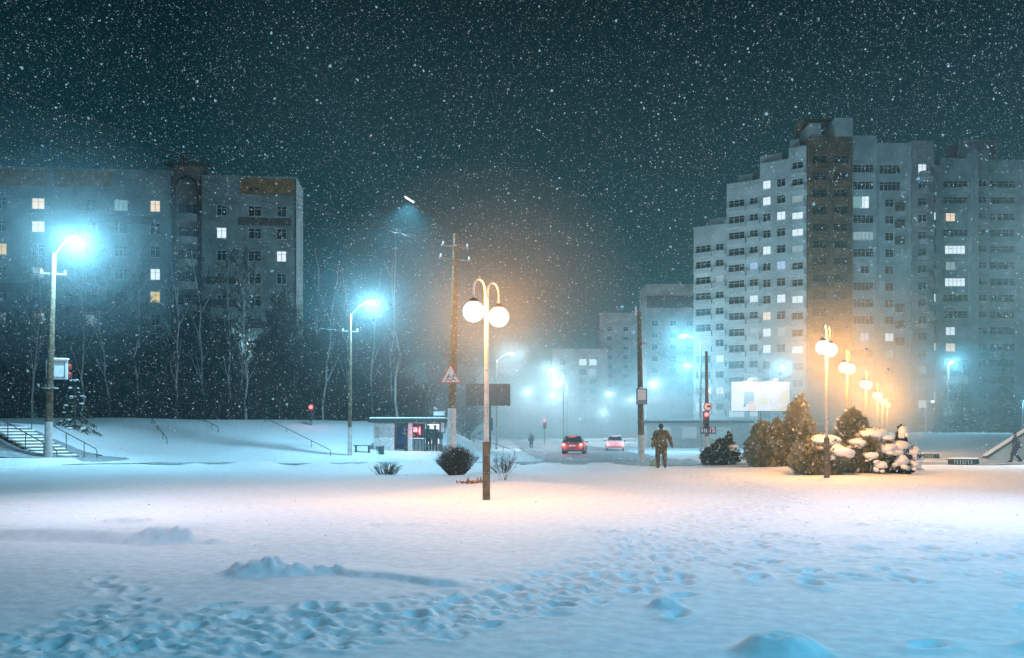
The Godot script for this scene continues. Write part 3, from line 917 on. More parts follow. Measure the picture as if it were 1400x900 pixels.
func make_wood() -> void:
	var kinds := []
	var birch := "slender bare birch with a pale trunk in the wood on the bank"
	var dark := "dark bare tree with a dense twiggy crown in the wood on the bank"
	for i in 3:
		kinds.append(bare_tree("birch_tree", birch, "birches on the bank", 15.5 + i, M.birch_bark, 40, 9, 0.22, 1.1))
	for i in 3:
		kinds.append(bare_tree("bare_tree", dark, "dark bare trees on the bank", 13.0 + i * 1.2, M.dark_bark, 62, 18, 0.08, 1.7))
	var firstuse := [true, true, true, true, true, true]
	var spots := []
	# pale trunks that stand out, then the dark mass behind them
	for x in [-40.6, -37.2, -35.0, -31.0, -44.5, -27.4, -25.2, -22.6, -20.0, -17.6, -14.6, -12.2, -47.0, -51.0, -9.6, -16.2, -29.0, -33.2, -24.0, -54.0, -10.8]:
		spots.append([x, -rng.randf_range(74.0, 80.0), rng.randi_range(0, 2), rng.randf_range(0.72, 1.05)])
	for i in 96:
		spots.append([rng.randf_range(-66.0, -9.5), -rng.randf_range(77.0, 91.0), rng.randi_range(3, 5), rng.randf_range(0.5, 0.85)])
	for i in 12:
		spots.append([rng.randf_range(-18.0, -3.5), -rng.randf_range(88.0, 110.0), rng.randi_range(2, 5), rng.randf_range(0.55, 0.8)])
	for s in spots:
		var k: int = s[2]
		var p := at_ground(s[0], s[1])
		if firstuse[k]:
			firstuse[k] = false
			kinds[k].position = p; kinds[k].scale = Vector3.ONE * s[3]
		else:
			copy(kinds[k], p, rng.randf() * TAU, s[3])
	for k in 6:
		if firstuse[k]:
			kinds[k].position = at_ground(-60.0 - k, -90.0)
	# dark spruces among them
	var sp := spruce("spruce_tree", "dark spruce standing in the wood on the bank", "spruces in the wood", 9.0, 2.3, false)
	sp.position = at_ground(-46.5, -78.0)
	for i in 15:
		copy(sp, at_ground(rng.randf_range(-66.0, -14.0), -rng.randf_range(79.0, 89.0)), rng.randf() * TAU, rng.randf_range(0.6, 1.15))
	var sn := spruce("spruce_tree", "small spruce with snow on its drooping branches beside the stairs", "", 3.6, 1.5, true)
	sn.position = at_ground(-27.4, -55.0)
	# dark evergreens at the right, behind the ramp
	var rt := spruce("spruce_tree", "tall dark spruce behind the ramp wall under the tower", "spruces under the tower", 11.0, 3.0, false)
	rt.position = at_ground(60.5, -108.0)
	for q in [[64.0, -106.0, 1.05], [57.5, -112.0, 0.8], [67.5, -110.0, 1.15], [71.0, -108.0, 1.0], [62.5, -102.0, 0.6], [75.0, -112.0, 1.2]]:
		copy(rt, at_ground(q[0], q[1]), q[2] * 7.0, q[2])
	# brushwood between the trunks
	var b := MB.new()
	for i in 9000:
		var x := rng.randf_range(-70.0, -8.0)
		var z := -rng.randf_range(74.5, 90.0)
		var p := at_ground(x, z)
		var h := rng.randf_range(0.8, 3.8)
		var d := Vector3(rng.randfn(0, 0.35), 1, rng.randfn(0, 0.35)).normalized()
		b.rod(p, p + d * h, 0.04, 0.018, 3, false)
		for k in 3:
			var a := p + d * h * rng.randf_range(0.3, 0.95)
			var e := (d + Vector3(rng.randfn(0, 0.7), rng.randf_range(-0.2, 0.5), rng.randfn(0, 0.7))).normalized()
			b.rod(a, a + e * h * 0.4, 0.028, 0.014, 3, false)
	stuff(part("brushwood", b.done(), M.twig, self), "tangled dark brushwood filling the wood between the trunks", "brushwood")

# ---------------------------------------------------------------- lamps
var warm := Color(1, 1, 1)
var cold := Color(1, 1, 1)

func globe_lamp(label: String, at: Vector3, energy: float) -> Node3D:
	# pale post with two hooked arms, an opal globe under each
	var o := thing("globe_lamp", label, "street lamp", at, 0.0, "warm twin globe lamps in a row" if label.contains("in the row") else "")
	var b := MB.new()
	var ax := Vector3(0.515, 0, -0.857)   # the arms reach along this line
	b.tube(PackedVector3Array([Vector3(0, -0.3, 0), Vector3(0, 1.25, 0), Vector3(0, 1.27, 0)]), PackedFloat32Array([0.085, 0.085, 0.06]), 14)
	part("post_sleeve", b.done(), M.concrete_pole, o)
	b = MB.new()
	b.tube(PackedVector3Array([Vector3(0, 1.2, 0), Vector3(0, 4.42, 0), Vector3(0, 4.44, 0)]), PackedFloat32Array([0.055, 0.045, 0.02]), 12)
	part("post", b.done(), M.pale_paint, o)
	for s in [-1, 1]:
		b = MB.new()
		var p := PackedVector3Array([ax * s * 0.045 + Vector3(0, 3.9, 0), ax * s * 0.05 + Vector3(0, 4.35, 0)])
		for i in 9:
			var a := PI - PI * i / 8.0
			p.append(ax * s * (0.28 + 0.23 * cos(a)) + Vector3(0, 4.55 + 0.24 * sin(a), 0))
		p.append(ax * s * 0.51 + Vector3(0, 4.30, 0))
		var r := PackedFloat32Array()
		for i in p.size():
			r.append(0.024)
		b.tube(p, r, 8)
		part("arm", b.done(), M.pale_paint, o)
		b = MB.new()
		b.lathe(PackedVector2Array([Vector2(0.10, 4.27), Vector2(0.095, 4.32), Vector2(0.03, 4.36), Vector2(0.0, 4.365)]), 14, ax * s * 0.51)
		part("collar", b.done(), M.dark_metal, o)
		var g := SphereMesh.new()
		g.radius = 0.235; g.height = 0.47; g.radial_segments = 28; g.rings = 14
		part("globe_lamp_glass", g, M.globe_glow, o, Transform3D(Basis(), ax * s * 0.51 + Vector3(0, 4.06, 0)))
		bulb(o, ax * s * 0.51 + Vector3(0, 4.06, 0), warm, energy, 0.2)
	halo_haze(at + Vector3(0, 4.06, 0), [3.4, 2.6, 1.95, 1.4, 1.0, 0.7] if at.z > -30.0 else [3.8, 2.5, 1.6, 0.95], 0.0068 if at.z > -30.0 else 0.012, lin(0.95, 0.92, 0.82), "added haze making the halo of a warm twin globe lamp")
	return o

func street_lamp(label: String, group: String, base: Vector3, tall: float, arm: Vector3, energy: float, pole := true, lean := 0.0, hue := Color(0, 0, 0), shielded := false) -> Node3D:
	# steel post, curved outreach arm, flat head with a glowing bowl under it; arm is the head's offset from the post top
	var o := thing("street_lamp", label, "street lamp", base, 0.0, group)
	var b := MB.new()
	var top := Vector3(lean, tall, 0)
	if pole:
		b.tube(PackedVector3Array([Vector3(0, -0.3, 0), Vector3(0, 0.0, 0).lerp(top, 0.12), Vector3(0, 0.0, 0).lerp(top, 0.14), top]), PackedFloat32Array([0.12, 0.115, 0.085, 0.06]), 10)
		part("post", b.done(), M.grey_metal, o)
	b = MB.new()
	var p := PackedVector3Array()
	var r := PackedFloat32Array()
	for i in 7:
		var t := i / 6.0
		p.append(top + Vector3(arm.x * t, arm.y * sin(t * PI / 2), arm.z * t)); r.append(0.032)
	b.tube(p, r, 7)
	part("arm", b.done(), M.grey_metal, o)
	var head := top + arm
	var dir := Vector3(arm.x, 0, arm.z).normalized() if Vector2(arm.x, arm.z).length() > 0.05 else Vector3.RIGHT
	var bs := Basis(dir, Vector3.UP, dir.cross(Vector3.UP))
	b = MB.new()
	b.bevel_box(head + dir * 0.10 + Vector3(0, 0.03, 0), Vector3(0.52, 0.07, 0.2), 0.03, bs)
	part("lamp_head", b.done(), M.grey_metal, o)
	var g := SphereMesh.new()
	g.radius = 0.24; g.height = 0.36; g.radial_segments = 18; g.rings = 9
	part("lamp_bowl", g, M.lens_glow, o, Transform3D(Basis(), head + dir * 0.14 + Vector3(0, -0.12, 0)))
	if not shielded:
		bulb(o, head + dir * 0.14 + Vector3(0, -0.17, 0), cold if hue.r == 0.0 else hue, energy, 0.22)
		if base.z < -10.0 and energy > 60.0:
			halo_haze(base + head + Vector3(0, -0.1, 0), [7.0, 5.2, 3.8, 2.7, 1.8, 1.1] if base.z > -65.0 else [6.0, 3.4, 1.8], 0.0026 if base.z > -65.0 else 0.003, lin(0.75, 0.95, 1.0), "added haze making the halo of a cold street lamp")
	else:
		# helper lamp: a cone aimed down and forwards, added to light the snow alone
		var l := SpotLight3D.new()
		l.name = "light"
		o.add_child(l, true)
		l.position = head + dir * 0.14 + Vector3(0, -0.34, 0)
		l.basis = Basis.looking_at(dir * 18.0 + Vector3(0, -12.0, -10.0), Vector3.UP)
		l.spot_angle = 60.0; l.spot_angle_attenuation = 1.0; l.spot_range = 200.0; l.spot_attenuation = 2.0
		l.light_color = hue; l.light_energy = energy; l.light_size = 0.15; l.shadow_enabled = true
	return o

func make_lamps() -> void:
	warm = lin(1.0, 0.42, 0.09)
	cold = lin(0.32, 0.74, 1.0)
	var blue := lin(0.14, 0.65, 1.0)
	var pale := lin(0.74, 0.90, 1.0)
	var warm_white := lin(0.84, 0.84, 1.0)
	globe_lamp("warm twin globe lamp on a pale post beside the round dark bush", at_ground(-0.56, -19.2), 13.0)
	var row := "warm twin globe lamp in the row behind the snowy hedge"
	globe_lamp("warm twin globe lamp on a pale post in front of the snowy hedge", at_ground(9.9, -27.6), 18.0)
	for p in [[13.6, -35.6], [18.0, -44.6], [22.5, -54.0], [26.6, -63.0], [31.0, -72.5]]:
		globe_lamp(row, at_ground(p[0], p[1]), 16.0)
	var far := "cold street lamps fading down the road"
	var E := 200.0
	street_lamp("cold street lamp on a steel post far down the road", far, at_ground(-1.6, -91.0), 9.2, Vector3(1.5, 0.8, 0), 130.0, true, 0.0, pale)
	street_lamp("cold street lamp on a steel post far down the road", far, at_ground(6.8, -116.0), 9.4, Vector3(-1.5, 0.8, 0), 180.0, true, 0.0, pale)
	street_lamp("cold street lamp on a steel post far down the road", far, at_ground(9.2, -146.0), 9.4, Vector3(-1.5, 0.8, 0), 280.0, true, 0.0, pale)
	street_lamp("cold street lamp on a steel post far down the road", far, at_ground(1.6, -180.0), 9.4, Vector3(1.5, 0.8, 0), 280.0, true, 0.0, pale)
	street_lamp("cold street lamp on a steel post far down the road", far, at_ground(19.5, -190.0), 9.4, Vector3(1.5, 0.8, 0), 280.0, true, 0.0, pale)
	street_lamp("cold street lamp on a steel post far down the road", far, at_ground(22.6, -150.0), 9.4, Vector3(1.5, 0.8, 0), 280.0, true, 0.0, pale)
	street_lamp("cold street lamp on a steel post far down the road", far, at_ground(29.6, -230.0), 9.4, Vector3(1.5, 0.8, 0), 280.0, true, 0.0, pale)
	street_lamp("cold street lamp on a steel post far down the road", far, at_ground(24.5, -222.0), 6.4, Vector3(-1.5, 0.6, 0), 330.0, true, 0.0, pale)
	street_lamp("cold street lamp on a steel post far down the road", far, at_ground(11.0, -200.0), 9.4, Vector3(-1.5, 0.8, 0), 280.0, true, 0.0, pale)
	street_lamp("tall cold street lamp behind the utility pole, left of the tower", "", at_ground(17.0, -79.0), 9.8, Vector3(-1.5, 0.8, 0), E)
	street_lamp("cold street lamp behind the pole carrying the traffic light", "", at_ground(23.3, -109.0), 9.4, Vector3(-1.5, 0.8, 0), E)
	street_lamp("cold street lamp above the top edge of the billboard", "", at_ground(33.5, -114.0), 9.4, Vector3(1.5, 0.8, 0), E)
	street_lamp("cold street lamp on a slim post at the foot of the tower", "", at_ground(56.2, -113.0), 8.6, Vector3(0.1, 0.6, 0.5), 200.0)
	street_lamp("short cold lamp beside the slim post at the foot of the tower", "", at_ground(56.6, -120.0), 4.0, Vector3(0.8, 0.4, 0), 30.0)
	street_lamp("short cold lamp above the ramp wall by the dark spruces", "", at_ground(58.2, -100.0), 3.4, Vector3(0.1, 0.5, 0.5), 30.0)
	var park := "low cold lamps behind the bus shelter"
	for p in [[-14.6, -100.0, 3.2], [-11.1, -101.0, 4.0], [-9.2, -100.0, 4.2]]:
		street_lamp("low cold lamp glowing between the trunks behind the bus shelter", park, at_ground(p[0], p[1]), p[2] - land(p[0], p[1]) - 0.2, Vector3(0.35, 0.25, 0), 13.0)
	# lamps outside the picture; the pale and white ones are added to brighten snow
	street_lamp("cold street lamp on a steel post right beside the viewpoint", "", at_ground(11.5, -3.0), 9.2, Vector3(-1.5, 0.8, 0), 140.0, true, 0.0, blue)
	street_lamp("cold street lamp on a steel post behind the viewpoint", "", at_ground(-3.5, 12.0), 9.2, Vector3(1.5, 0.8, 0), 40.0, true, 0.0, blue)
	street_lamp("unseen cold lamp added beyond the benches near the ramp", "", at_ground(30.0, -40.0), 9.4, Vector3(-1.5, 0.8, 0), 200.0, true, 0.0, pale)
	street_lamp("unseen white lamp added at the right side of the open snow", "", at_ground(15.0, -14.0), 9.4, Vector3(-1.5, 0.8, 0), 185.0, true, 0.0, warm_white, true)
	street_lamp("unseen white lamp added at the left side near the wire pole", "", at_ground(-13.2, -14.0), 9.4, Vector3(1.5, 0.8, 0), 172.0, true, 0.0, warm_white, true)

# ---------------------------------------------------------------- poles and wires
func utility_pole(label: String, at: Vector3, h: float, r0: float, r1: float, white: float, lean: float) -> Node3D:
	var o := thing("utility_pole", label, "pole", at)
	var b := MB.new()
	var top := Vector3(lean, h, 0)
	var f := white / h
	b.tube(PackedVector3Array([Vector3(0, -0.3, 0), top * f]), PackedFloat32Array([r0 * 1.02, lerpf(r0, r1, f) * 1.02]), 14)
	part("whitewashed_foot", b.done(), M.whitewash, o)
	b = MB.new()
	b.tube(PackedVector3Array([top * f * 0.9, top * 0.6, top]), PackedFloat32Array([lerpf(r0, r1, f * 0.9), lerpf(r0, r1, 0.6), r1]), 14)
	part("shaft", b.done(), M.concrete_pole, o)
	return o

func cross_arm(o: Node3D, at: Vector3, w: float, turn: float) -> void:
	var b := MB.new()
	var bs := Basis(Vector3.UP, turn)
	b.box(at, Vector3(w, 0.07, 0.07), bs)
	var c := part("cross_arm", b.done(), M.grey_metal, o)
	for s in [-1, 1]:
		b = MB.new()
		b.lathe(PackedVector2Array([Vector2(0.02, 0.0), Vector2(0.05, 0.03), Vector2(0.03, 0.07), Vector2(0.05, 0.1), Vector2(0.02, 0.16), Vector2(0.0, 0.165)]), 8, at + bs * Vector3(s * (w / 2 - 0.08), 0.036, 0))
		part("insulator", b.done(), M.sign_white, c)

func wire(label: String, a: Vector3, b: Vector3, sag: float, r: float, group := "") -> void:
	var p := PackedVector3Array()
	var rad := PackedFloat32Array()
	for i in 21:
		var t := i / 20.0
		p.append(a.lerp(b, t) - Vector3(0, sag * 4.0 * t * (1.0 - t), 0)); rad.append(r)
	var m := MB.new()
	m.tube(p, rad, 4)
	tag(part(numbered("overhead_wire"), m.done(), M.dark_metal, self), label, "wire", group)

func make_poles_and_wires() -> void:
	# middle pole with the long outreach lamp
	var pc := at_ground(-2.65, -38.0)
	var o := utility_pole("tall concrete pole with a whitewashed foot behind the round bush", pc, 9.85, 0.20, 0.12, 2.3, 0.23)
	cross_arm(o, Vector3(0.2, 9.3, 0), 1.3, 0.5)
	cross_arm(o, Vector3(0.19, 8.75, 0), 1.5, 0.5)
	o = thing("outreach_lamp", "thin lit lamp head on a long rising arm from the concrete pole", "street lamp", pc + Vector3(0.22, 9.75, 0))
	var b := MB.new()
	b.tube(PackedVector3Array([Vector3(0, -0.3, 0), Vector3(-0.2, 0.15, 0), Vector3(-0.8, 0.75, 0.05), Vector3(-1.75, 1.42, 0.1)]), PackedFloat32Array([0.035, 0.035, 0.03, 0.03]), 7)
	part("arm", b.done(), M.dark_metal, o)
	var hb := Basis(Vector3(0, 0, 1), deg_to_rad(-32.0))
	b = MB.new()
	b.bevel_box(Vector3(-1.98, 1.62, 0.1), Vector3(0.56, 0.09, 0.2), 0.03, hb)
	part("lamp_head", b.done(), M.grey_metal, o)
	b = MB.new()
	b.bevel_box(Vector3(-2.0, 1.565, 0.1), Vector3(0.46, 0.05, 0.16), 0.02, hb)
	part("lamp_lens", b.done(), M.lens_glow, o)
	var l := SpotLight3D.new()
	l.name = "light"
	o.add_child(l)
	l.position = Vector3(-2.03, 1.48, 0.1)
	l.rotation = Vector3(-PI / 2, 0, 0)
	l.rotation_degrees = Vector3(-80, 20, 0)
	l.spot_angle = 68.0; l.spot_angle_attenuation = 0.7; l.spot_range = 120.0; l.spot_attenuation = 2.0
	l.light_color = cold; l.light_energy = 110.0; l.light_size = 0.15; l.shadow_enabled = true
	# left pole carrying a bright lamp
	var pl := at_ground(-22.75, -43.0)
	o = utility_pole("tall concrete pole with whitewashed foot beside the railed stairs", pl, 10.0, 0.19, 0.11, 1.75, 0.30)
	cross_arm(o, Vector3(0.27, 9.0, 0), 1.2, 0.3)
	part("clamp", bx(Vector3(0.13, 3.4, 0), Vector3(0.62, 0.08, 0.42), 0.02), M.grey_metal, o)
	street_lamp("bright cold street lamp reaching out from the pole by the stairs", "", pl + Vector3(0.3, 9.9, 0.0), 0.0, Vector3(1.25, 0.75, 0.6), 210.0, false)
	# second pole in front of the wood
	var pm := at_ground(-11.0, -59.5)
	o = utility_pole("slim concrete pole with whitewashed foot left of the bus shelter", pm, 9.6, 0.15, 0.09, 1.9, 0.04)
	cross_arm(o, Vector3(0.03, 8.4, 0), 1.1, 0.2)
	street_lamp("bright cold street lamp over the pole left of the bus shelter", "", pm + Vector3(0.04, 9.5, 0), 0.0, Vector3(1.4, 0.9, 0.4), 180.0, false)
	# right pole by the walking man
	var pr := at_ground(7.45, -50.5)
	o = utility_pole("brown utility pole with a bus stop plate beside the walking man", pr, 8.7, 0.19, 0.12, 1.6, -0.14)
	cross_arm(o, Vector3(-0.10, 6.9, 0), 0.9, 0.3)
	part("top_cap", bx(Vector3(-0.32, 8.75, 0), Vector3(0.10, 0.5, 0.08)), M.sign_white, o)
	# pole with the traffic light
	var pt := at_ground(14.9, -67.0)
	o = utility_pole("slim pole with a red traffic light and blue plates beyond the hedge", pt, 8.0, 0.16, 0.10, 1.5, -0.05)
	# pole off to the left that carries the near wires
	o = utility_pole("tall concrete pole near the viewpoint carrying the wires over the square", at_ground(-20.5, -18.0), 13.0, 0.2, 0.12, 2.0, 0.0)
	for q in [[0.25, 9.35, 10.6], [0.55, 9.35, 10.9], [-0.35, 9.3, 12.4], [-0.05, 9.3, 12.7]]:
		wire("thin wire slanting over the square to the tall concrete pole", pc + Vector3(q[0], q[1], 0.0), Vector3(-20.5 + q[0], q[2], -18.0), 0.35, 0.011, "wires over the square")
	wire("frosted wire between the stair pole and the slim pole", pl + Vector3(0.3, 9.0, 0), pm + Vector3(0, 8.45, 0), 0.5, 0.014)
	wire("wire from the slim pole to the tall concrete pole", pm + Vector3(0.05, 8.5, 0), pc + Vector3(0.2, 8.8, 0), 0.4, 0.012)
	wire("frosted wire leaving the stair pole to the left", pl + Vector3(0.2, 9.05, 0), Vector3(-62, 9.4, -46), 0.3, 0.014)
	wire("wire from the tall concrete pole to the brown utility pole", pc + Vector3(0.3, 8.85, 0), pr + Vector3(-0.1, 7.0, 0), 0.5, 0.010)
	wire("wire from the brown utility pole to the traffic light pole", pr + Vector3(-0.1, 7.0, 0), pt + Vector3(0, 7.0, 0), 0.5, 0.010)
	wire("low stay wire rising right from the warning triangle", pc + Vector3(0.15, 4.3, 0.1), at_ground(2.6, -90.0, 9.0), 0.4, 0.010)

# ---------------------------------------------------------------- bus stop
func make_bus_stop() -> void:
	var base := at_ground(-7.5, -62.0)
	var o := thing("bus_shelter", "flat roofed white bus shelter with a red lit kiosk window under the wood", "bus shelter", base)
	# x runs along the front, front at z = 0
	part("wall_panel", bx(Vector3(-1.55, 1.0, -0.6), Vector3(1.45, 2.0, 1.2), 0.02), M.whitewash, o)
	part("back_wall", bx(Vector3(0.15, 1.0, -1.15), Vector3(1.94, 2.0, 0.08)), M.whitewash, o)
	part("floor_plinth", bx(Vector3(0.15, 0.06, -0.55), Vector3(1.94, 0.12, 1.1)), M.grey_metal, o)
	var r := part("roof", bx(Vector3(0.15, 2.15, -0.6), Vector3(5.5, 0.26, 1.9), 0.03), M.dark_trim, o)
	part("snow_layer", bx(Vector3(0.15, 2.33, -0.6), Vector3(5.4, 0.12, 1.8), 0.05), M.snow_lump, r)
	part("post", bx(Vector3(0.02, 1.0, -0.05), Vector3(0.20, 2.0, 0.1)), M.dark_metal, o)
	part("pilaster", bx(Vector3(0.30, 1.0, -0.04), Vector3(0.32, 2.0, 0.12), 0.01), M.whitewash, o)
	# open bay with an arched display
	var b := MB.new()
	b.box(Vector3(-0.45, 0.9, -0.7), Vector3(0.55, 1.5, 0.06))
	for i in 8:
		var a0 := PI * i / 8.0
		var a1 := PI * (i + 1) / 8.0
		b.tri(Vector3(-0.45, 1.65, -0.66), Vector3(-0.45 + 0.27 * cos(a0), 1.65 + 0.14 * sin(a0), -0.66), Vector3(-0.45 + 0.27 * cos(a1), 1.65 + 0.14 * sin(a1), -0.66))
	part("display_board", b.done(), M.sign_blue, o)
	var pan := part("kiosk_window", frame_mesh(0.8, 1.0, 2), M.dark_metal, o, Transform3D(Basis(), Vector3(0.86, 1.42, -0.04)))
	part("pane", pane_mesh(0.8, 1.0), M.dark_glass, pan, Transform3D(Basis(), Vector3(0, 0, -0.02)))
	part("kiosk_front", bx(Vector3(0.86, 0.48, -0.06), Vector3(0.82, 0.88, 0.08)), M.grey_metal, o)
	for k in 3:
		part("bar", bx(Vector3(0.60 + 0.26 * k, 0.5, 0.0), Vector3(0.06, 0.8, 0.03)), M.dark_metal, o)
	part("counter", bx(Vector3(0.86, 0.90, 0.03), Vector3(0.9, 0.05, 0.2)), M.sign_white, o)
	for x in [1.30, 2.42]:
		part("post", bx(Vector3(x, 1.0, -0.1), Vector3(0.08, 2.0, 0.08)), M.dark_metal, o)
	part("rail", bx(Vector3(1.86, 0.45, -0.1), Vector3(1.03, 0.06, 0.05)), M.dark_metal, o)
	# red sign behind the kiosk glass
	var s := thing("neon_sign", "small red glowing sign in the kiosk window of the bus shelter", "neon sign", base + Vector3(0.78, 1.1, 0.06))
	b = MB.new()
	b.bevel_box(Vector3(0.22, 0.34, 0), Vector3(0.10, 0.60, 0.05), 0.02)
	part("neon_tube", b.done(), M.red_glow, s)
	b = MB.new()
	b.bevel_box(Vector3(-0.12, 0.42, 0), Vector3(0.26, 0.36, 0.05), 0.02)
	part("neon_panel", b.done(), glow("pink_glow", 1.0, 0.22, 0.30, 1.0), s)
	bulb(s, Vector3(0.1, 0.35, 0.15), lin(1.0, 0.08, 0.10), 1.6, 0.1)
	# light box advertisement
	s = thing("advert_light_box", "bright blank advertising light box behind the two waiting people", "light box", base + Vector3(1.86, 0, -0.9))
	part("frame", frame_mesh(1.02, 1.6, 1, 0.08), M.dark_metal, s, Transform3D(Basis(), Vector3(0, 1.2, 0)))
	part("light_panel", bx(Vector3(0, 1.2, -0.03), Vector3(0.98, 1.56, 0.05)), M.panel_glow, s)
	for x in [-0.4, 0.4]:
		part("leg", bx(Vector3(x, 0.2, 0), Vector3(0.07, 0.42, 0.06)), M.dark_metal, s)
	var al := AreaLight3D.new()
	al.name = "light"
	s.add_child(al)
	al.position = Vector3(0, 1.2, 0.05); al.rotation.y = PI
	al.area_size = Vector2(0.9, 1.4); al.light_color = lin(0.8, 0.92, 1.0); al.light_energy = 1.0; al.shadow_enabled = true
	al.area_range = 60.0
	# frames with timetables on a stand beside the shelter
	s = thing("timetable_stand", "dark framed timetable boards standing over the right end of the shelter", "notice board", base + Vector3(2.55, 0, -0.5))
	part("post", bx(Vector3(-0.05, 1.4, 0), Vector3(0.07, 2.8, 0.07)), M.dark_metal, s)
	for q in [[-0.25, 2.68, 0.95, 0.46], [0.0, 1.75, 0.42, 0.95]]:
		var fr := part("board_frame", frame_mesh(q[2], q[3], 1), M.dark_metal, s, Transform3D(Basis(), Vector3(q[0], q[1], 0.06)))
		part("board", pane_mesh(q[2], q[3]), M.sign_white, fr, Transform3D(Basis(), Vector3(0, 0, -0.02)))
	part("timetable_box", bx(Vector3(-0.12, 1.05, 0.1), Vector3(0.32, 0.42, 0.14), 0.02), M.green_metal, s)
	# rubbish bin leaning in the snow, and a half buried green board
	s = thing("litter_bin", "leaning green litter bin in the snow before the shelter wall", "bin", at_ground(-9.0, -60.6, -0.05))
	s.rotation = Vector3(0, 0.3, 0.13)
	b = MB.new()
	b.lathe(PackedVector2Array([Vector2(0.0, 0.0), Vector2(0.18, 0.0), Vector2(0.235, 0.58), Vector2(0.25, 0.6), Vector2(0.225, 0.6), Vector2(0.17, 0.1), Vector2(0.0, 0.1)]), 12)
	part("bucket", b.done(), M.green_metal, s)
	b = MB.new()
	b.tube(PackedVector3Array([Vector3(-0.24, 0.5, 0), Vector3(-0.30, 0.72, 0), Vector3(-0.30, 0.0, 0)]), PackedFloat32Array([0.02, 0.02, 0.02]), 5)
	part("hanger", b.done(), M.dark_metal, s)
	s = thing("park_bench", "half buried dark green bench beside the bus shelter", "bench", at_ground(-10.4, -61.0))
	for k in 3:
		part("plank", bx(Vector3(0, 0.46, -0.16 + 0.16 * k), Vector3(1.2, 0.05, 0.13)), M.green_metal, s)
	for x in [-0.45, 0.45]:
		part("leg", bx(Vector3(x, 0.2, 0), Vector3(0.08, 0.46, 0.4)), M.dark_metal, s)

# ---------------------------------------------------------------- plants
func sprays(b: MB, ctr: Vector3, rad: Vector3, count: int, size: float, cone: float, flat_base := true) -> void:
	# small upright leaf sprays through the outer part of a rounded or tapering crown
	for i in count:
		var d := Vector3(rng.randfn(), rng.randfn(), rng.randfn()).normalized()
		var k := pow(rng.randf(), 0.25)
		var q := d * k
		if flat_base and q.y < -0.85:
			q.y = -0.85
		var narrow := lerpf(1.0, clampf(0.55 - 0.55 * q.y, 0.03, 1.0), cone)
		var p := ctr + Vector3(q.x * rad.x * narrow, q.y * rad.y, q.z * rad.z * narrow)
		p += Vector3(1, 0.4, 1) * 0.28 * rad.x * Vector3(lumps.get_noise_3dv(p * 1.7), lumps.get_noise_3dv(p * 1.7 + Vector3.ONE * 9.0), lumps.get_noise_3dv(p * 1.7 - Vector3.ONE * 7.0))
		var up := (Vector3(d.x * 0.7, 0.55 + rng.randf() * 0.6, d.z * 0.7) + Vector3(rng.randfn(0, 0.35), rng.randfn(0, 0.35), rng.randfn(0, 0.35))).normalized()
		var l := size * rng.randf_range(0.6, 1.3)
		var side := up.cross(Vector3(rng.randfn(), rng.randfn(), rng.randfn())).normalized() * l * 0.24
		b.tri(p - side, p + side, p + up * l)
		b.tri(p - side * 0.6 + up * l * 0.3, p + up * l * 0.2 + side * 1.8, p + up * l * 1.05 + side * 1.2)

func evergreen(called: String, label: String, at: Vector3, group: String, lobes: Array, m: Material, count: int, caps: Array) -> Node3D:
	# lobes: [centre, radii, cone]; caps: [centre, radii] of lying snow
	var o := thing(called, label, "shrub", at, 0.0, group)
	var s := MB.new()
	for l in lobes:
		s.rod(Vector3(l[0].x, -0.2, l[0].z), l[0] + Vector3(0, l[1].y * 0.6, 0), 0.05, 0.015, 6)
	part("stem", s.done(), M.dark_bark, o)
	var c := MB.new()
	for l in lobes:
		# inner twigs keep the crown from being hollow
		for i in 60:
			var d := Vector3(rng.randfn(), rng.randf_range(-0.5, 1.0), rng.randfn()).normalized()
			c.rod(l[0] + Vector3(0, -l[1].y * 0.5, 0), l[0] + d * l[1] * 0.75 * Vector3(1.0 - 0.5 * l[2] * maxf(d.y, 0.0), 1, 1.0 - 0.5 * l[2] * maxf(d.y, 0.0)), 0.012, 0.006, 3, false)
		sprays(c, l[0], l[1], int(count * l[1].x * l[1].y), 0.13, l[2])
	part("crown", c.done(), m, o)
	# snow caught on the outer sprays
	var du := MB.new()
	for l in lobes:
		sprays(du, l[0] + Vector3(0, 0.03, 0), l[1] * 1.03, int(count * l[1].x * l[1].y * 0.05), 0.10, l[2])
	part("snow_dust", du.done(), M.snow_lump, o)
	if caps.size():
		var w := MB.new()
		for k in caps:
			w.blob(k[0], k[1], 0.55, lumps, 9, 14)
			for i in 5:
				var a := rng.randf() * TAU
				w.blob(k[0] + Vector3(cos(a) * k[1].x * 0.9, -0.1 - rng.randf() * 0.12, sin(a) * k[1].z * 0.9), k[1] * rng.randf_range(0.25, 0.5), 0.6, lumps, 6, 9)
		part("snow_cap", w.done(), M.snow_lump, o)
	return o

func twig_bush(label: String, at: Vector3, w: float, h: float, stems: int, bits: int, m: Material) -> void:
	var o := thing("bare_bush", label, "bush", at)
	var b := MB.new()
	var t := MB.new()
	for i in stems:
		var a := rng.randf() * TAU
		var out := sqrt(rng.randf())
		var from := Vector3(cos(a) * w * 0.18 * out, -0.08, sin(a) * w * 0.18 * out)
		var dir := Vector3(cos(a) * out * w * 0.5, h * (1.05 - 0.45 * out * out), sin(a) * out * w * 0.5)
		b.rod(from, from + dir * 0.6, 0.008, 0.006, 4, false)
		branch(t, from + dir * 0.25, dir.normalized(), dir.length() * 0.8, 0.007, bits, 0.004)
	part("stem", b.done(), m, o)
	part("crown", t.done(), m, o)

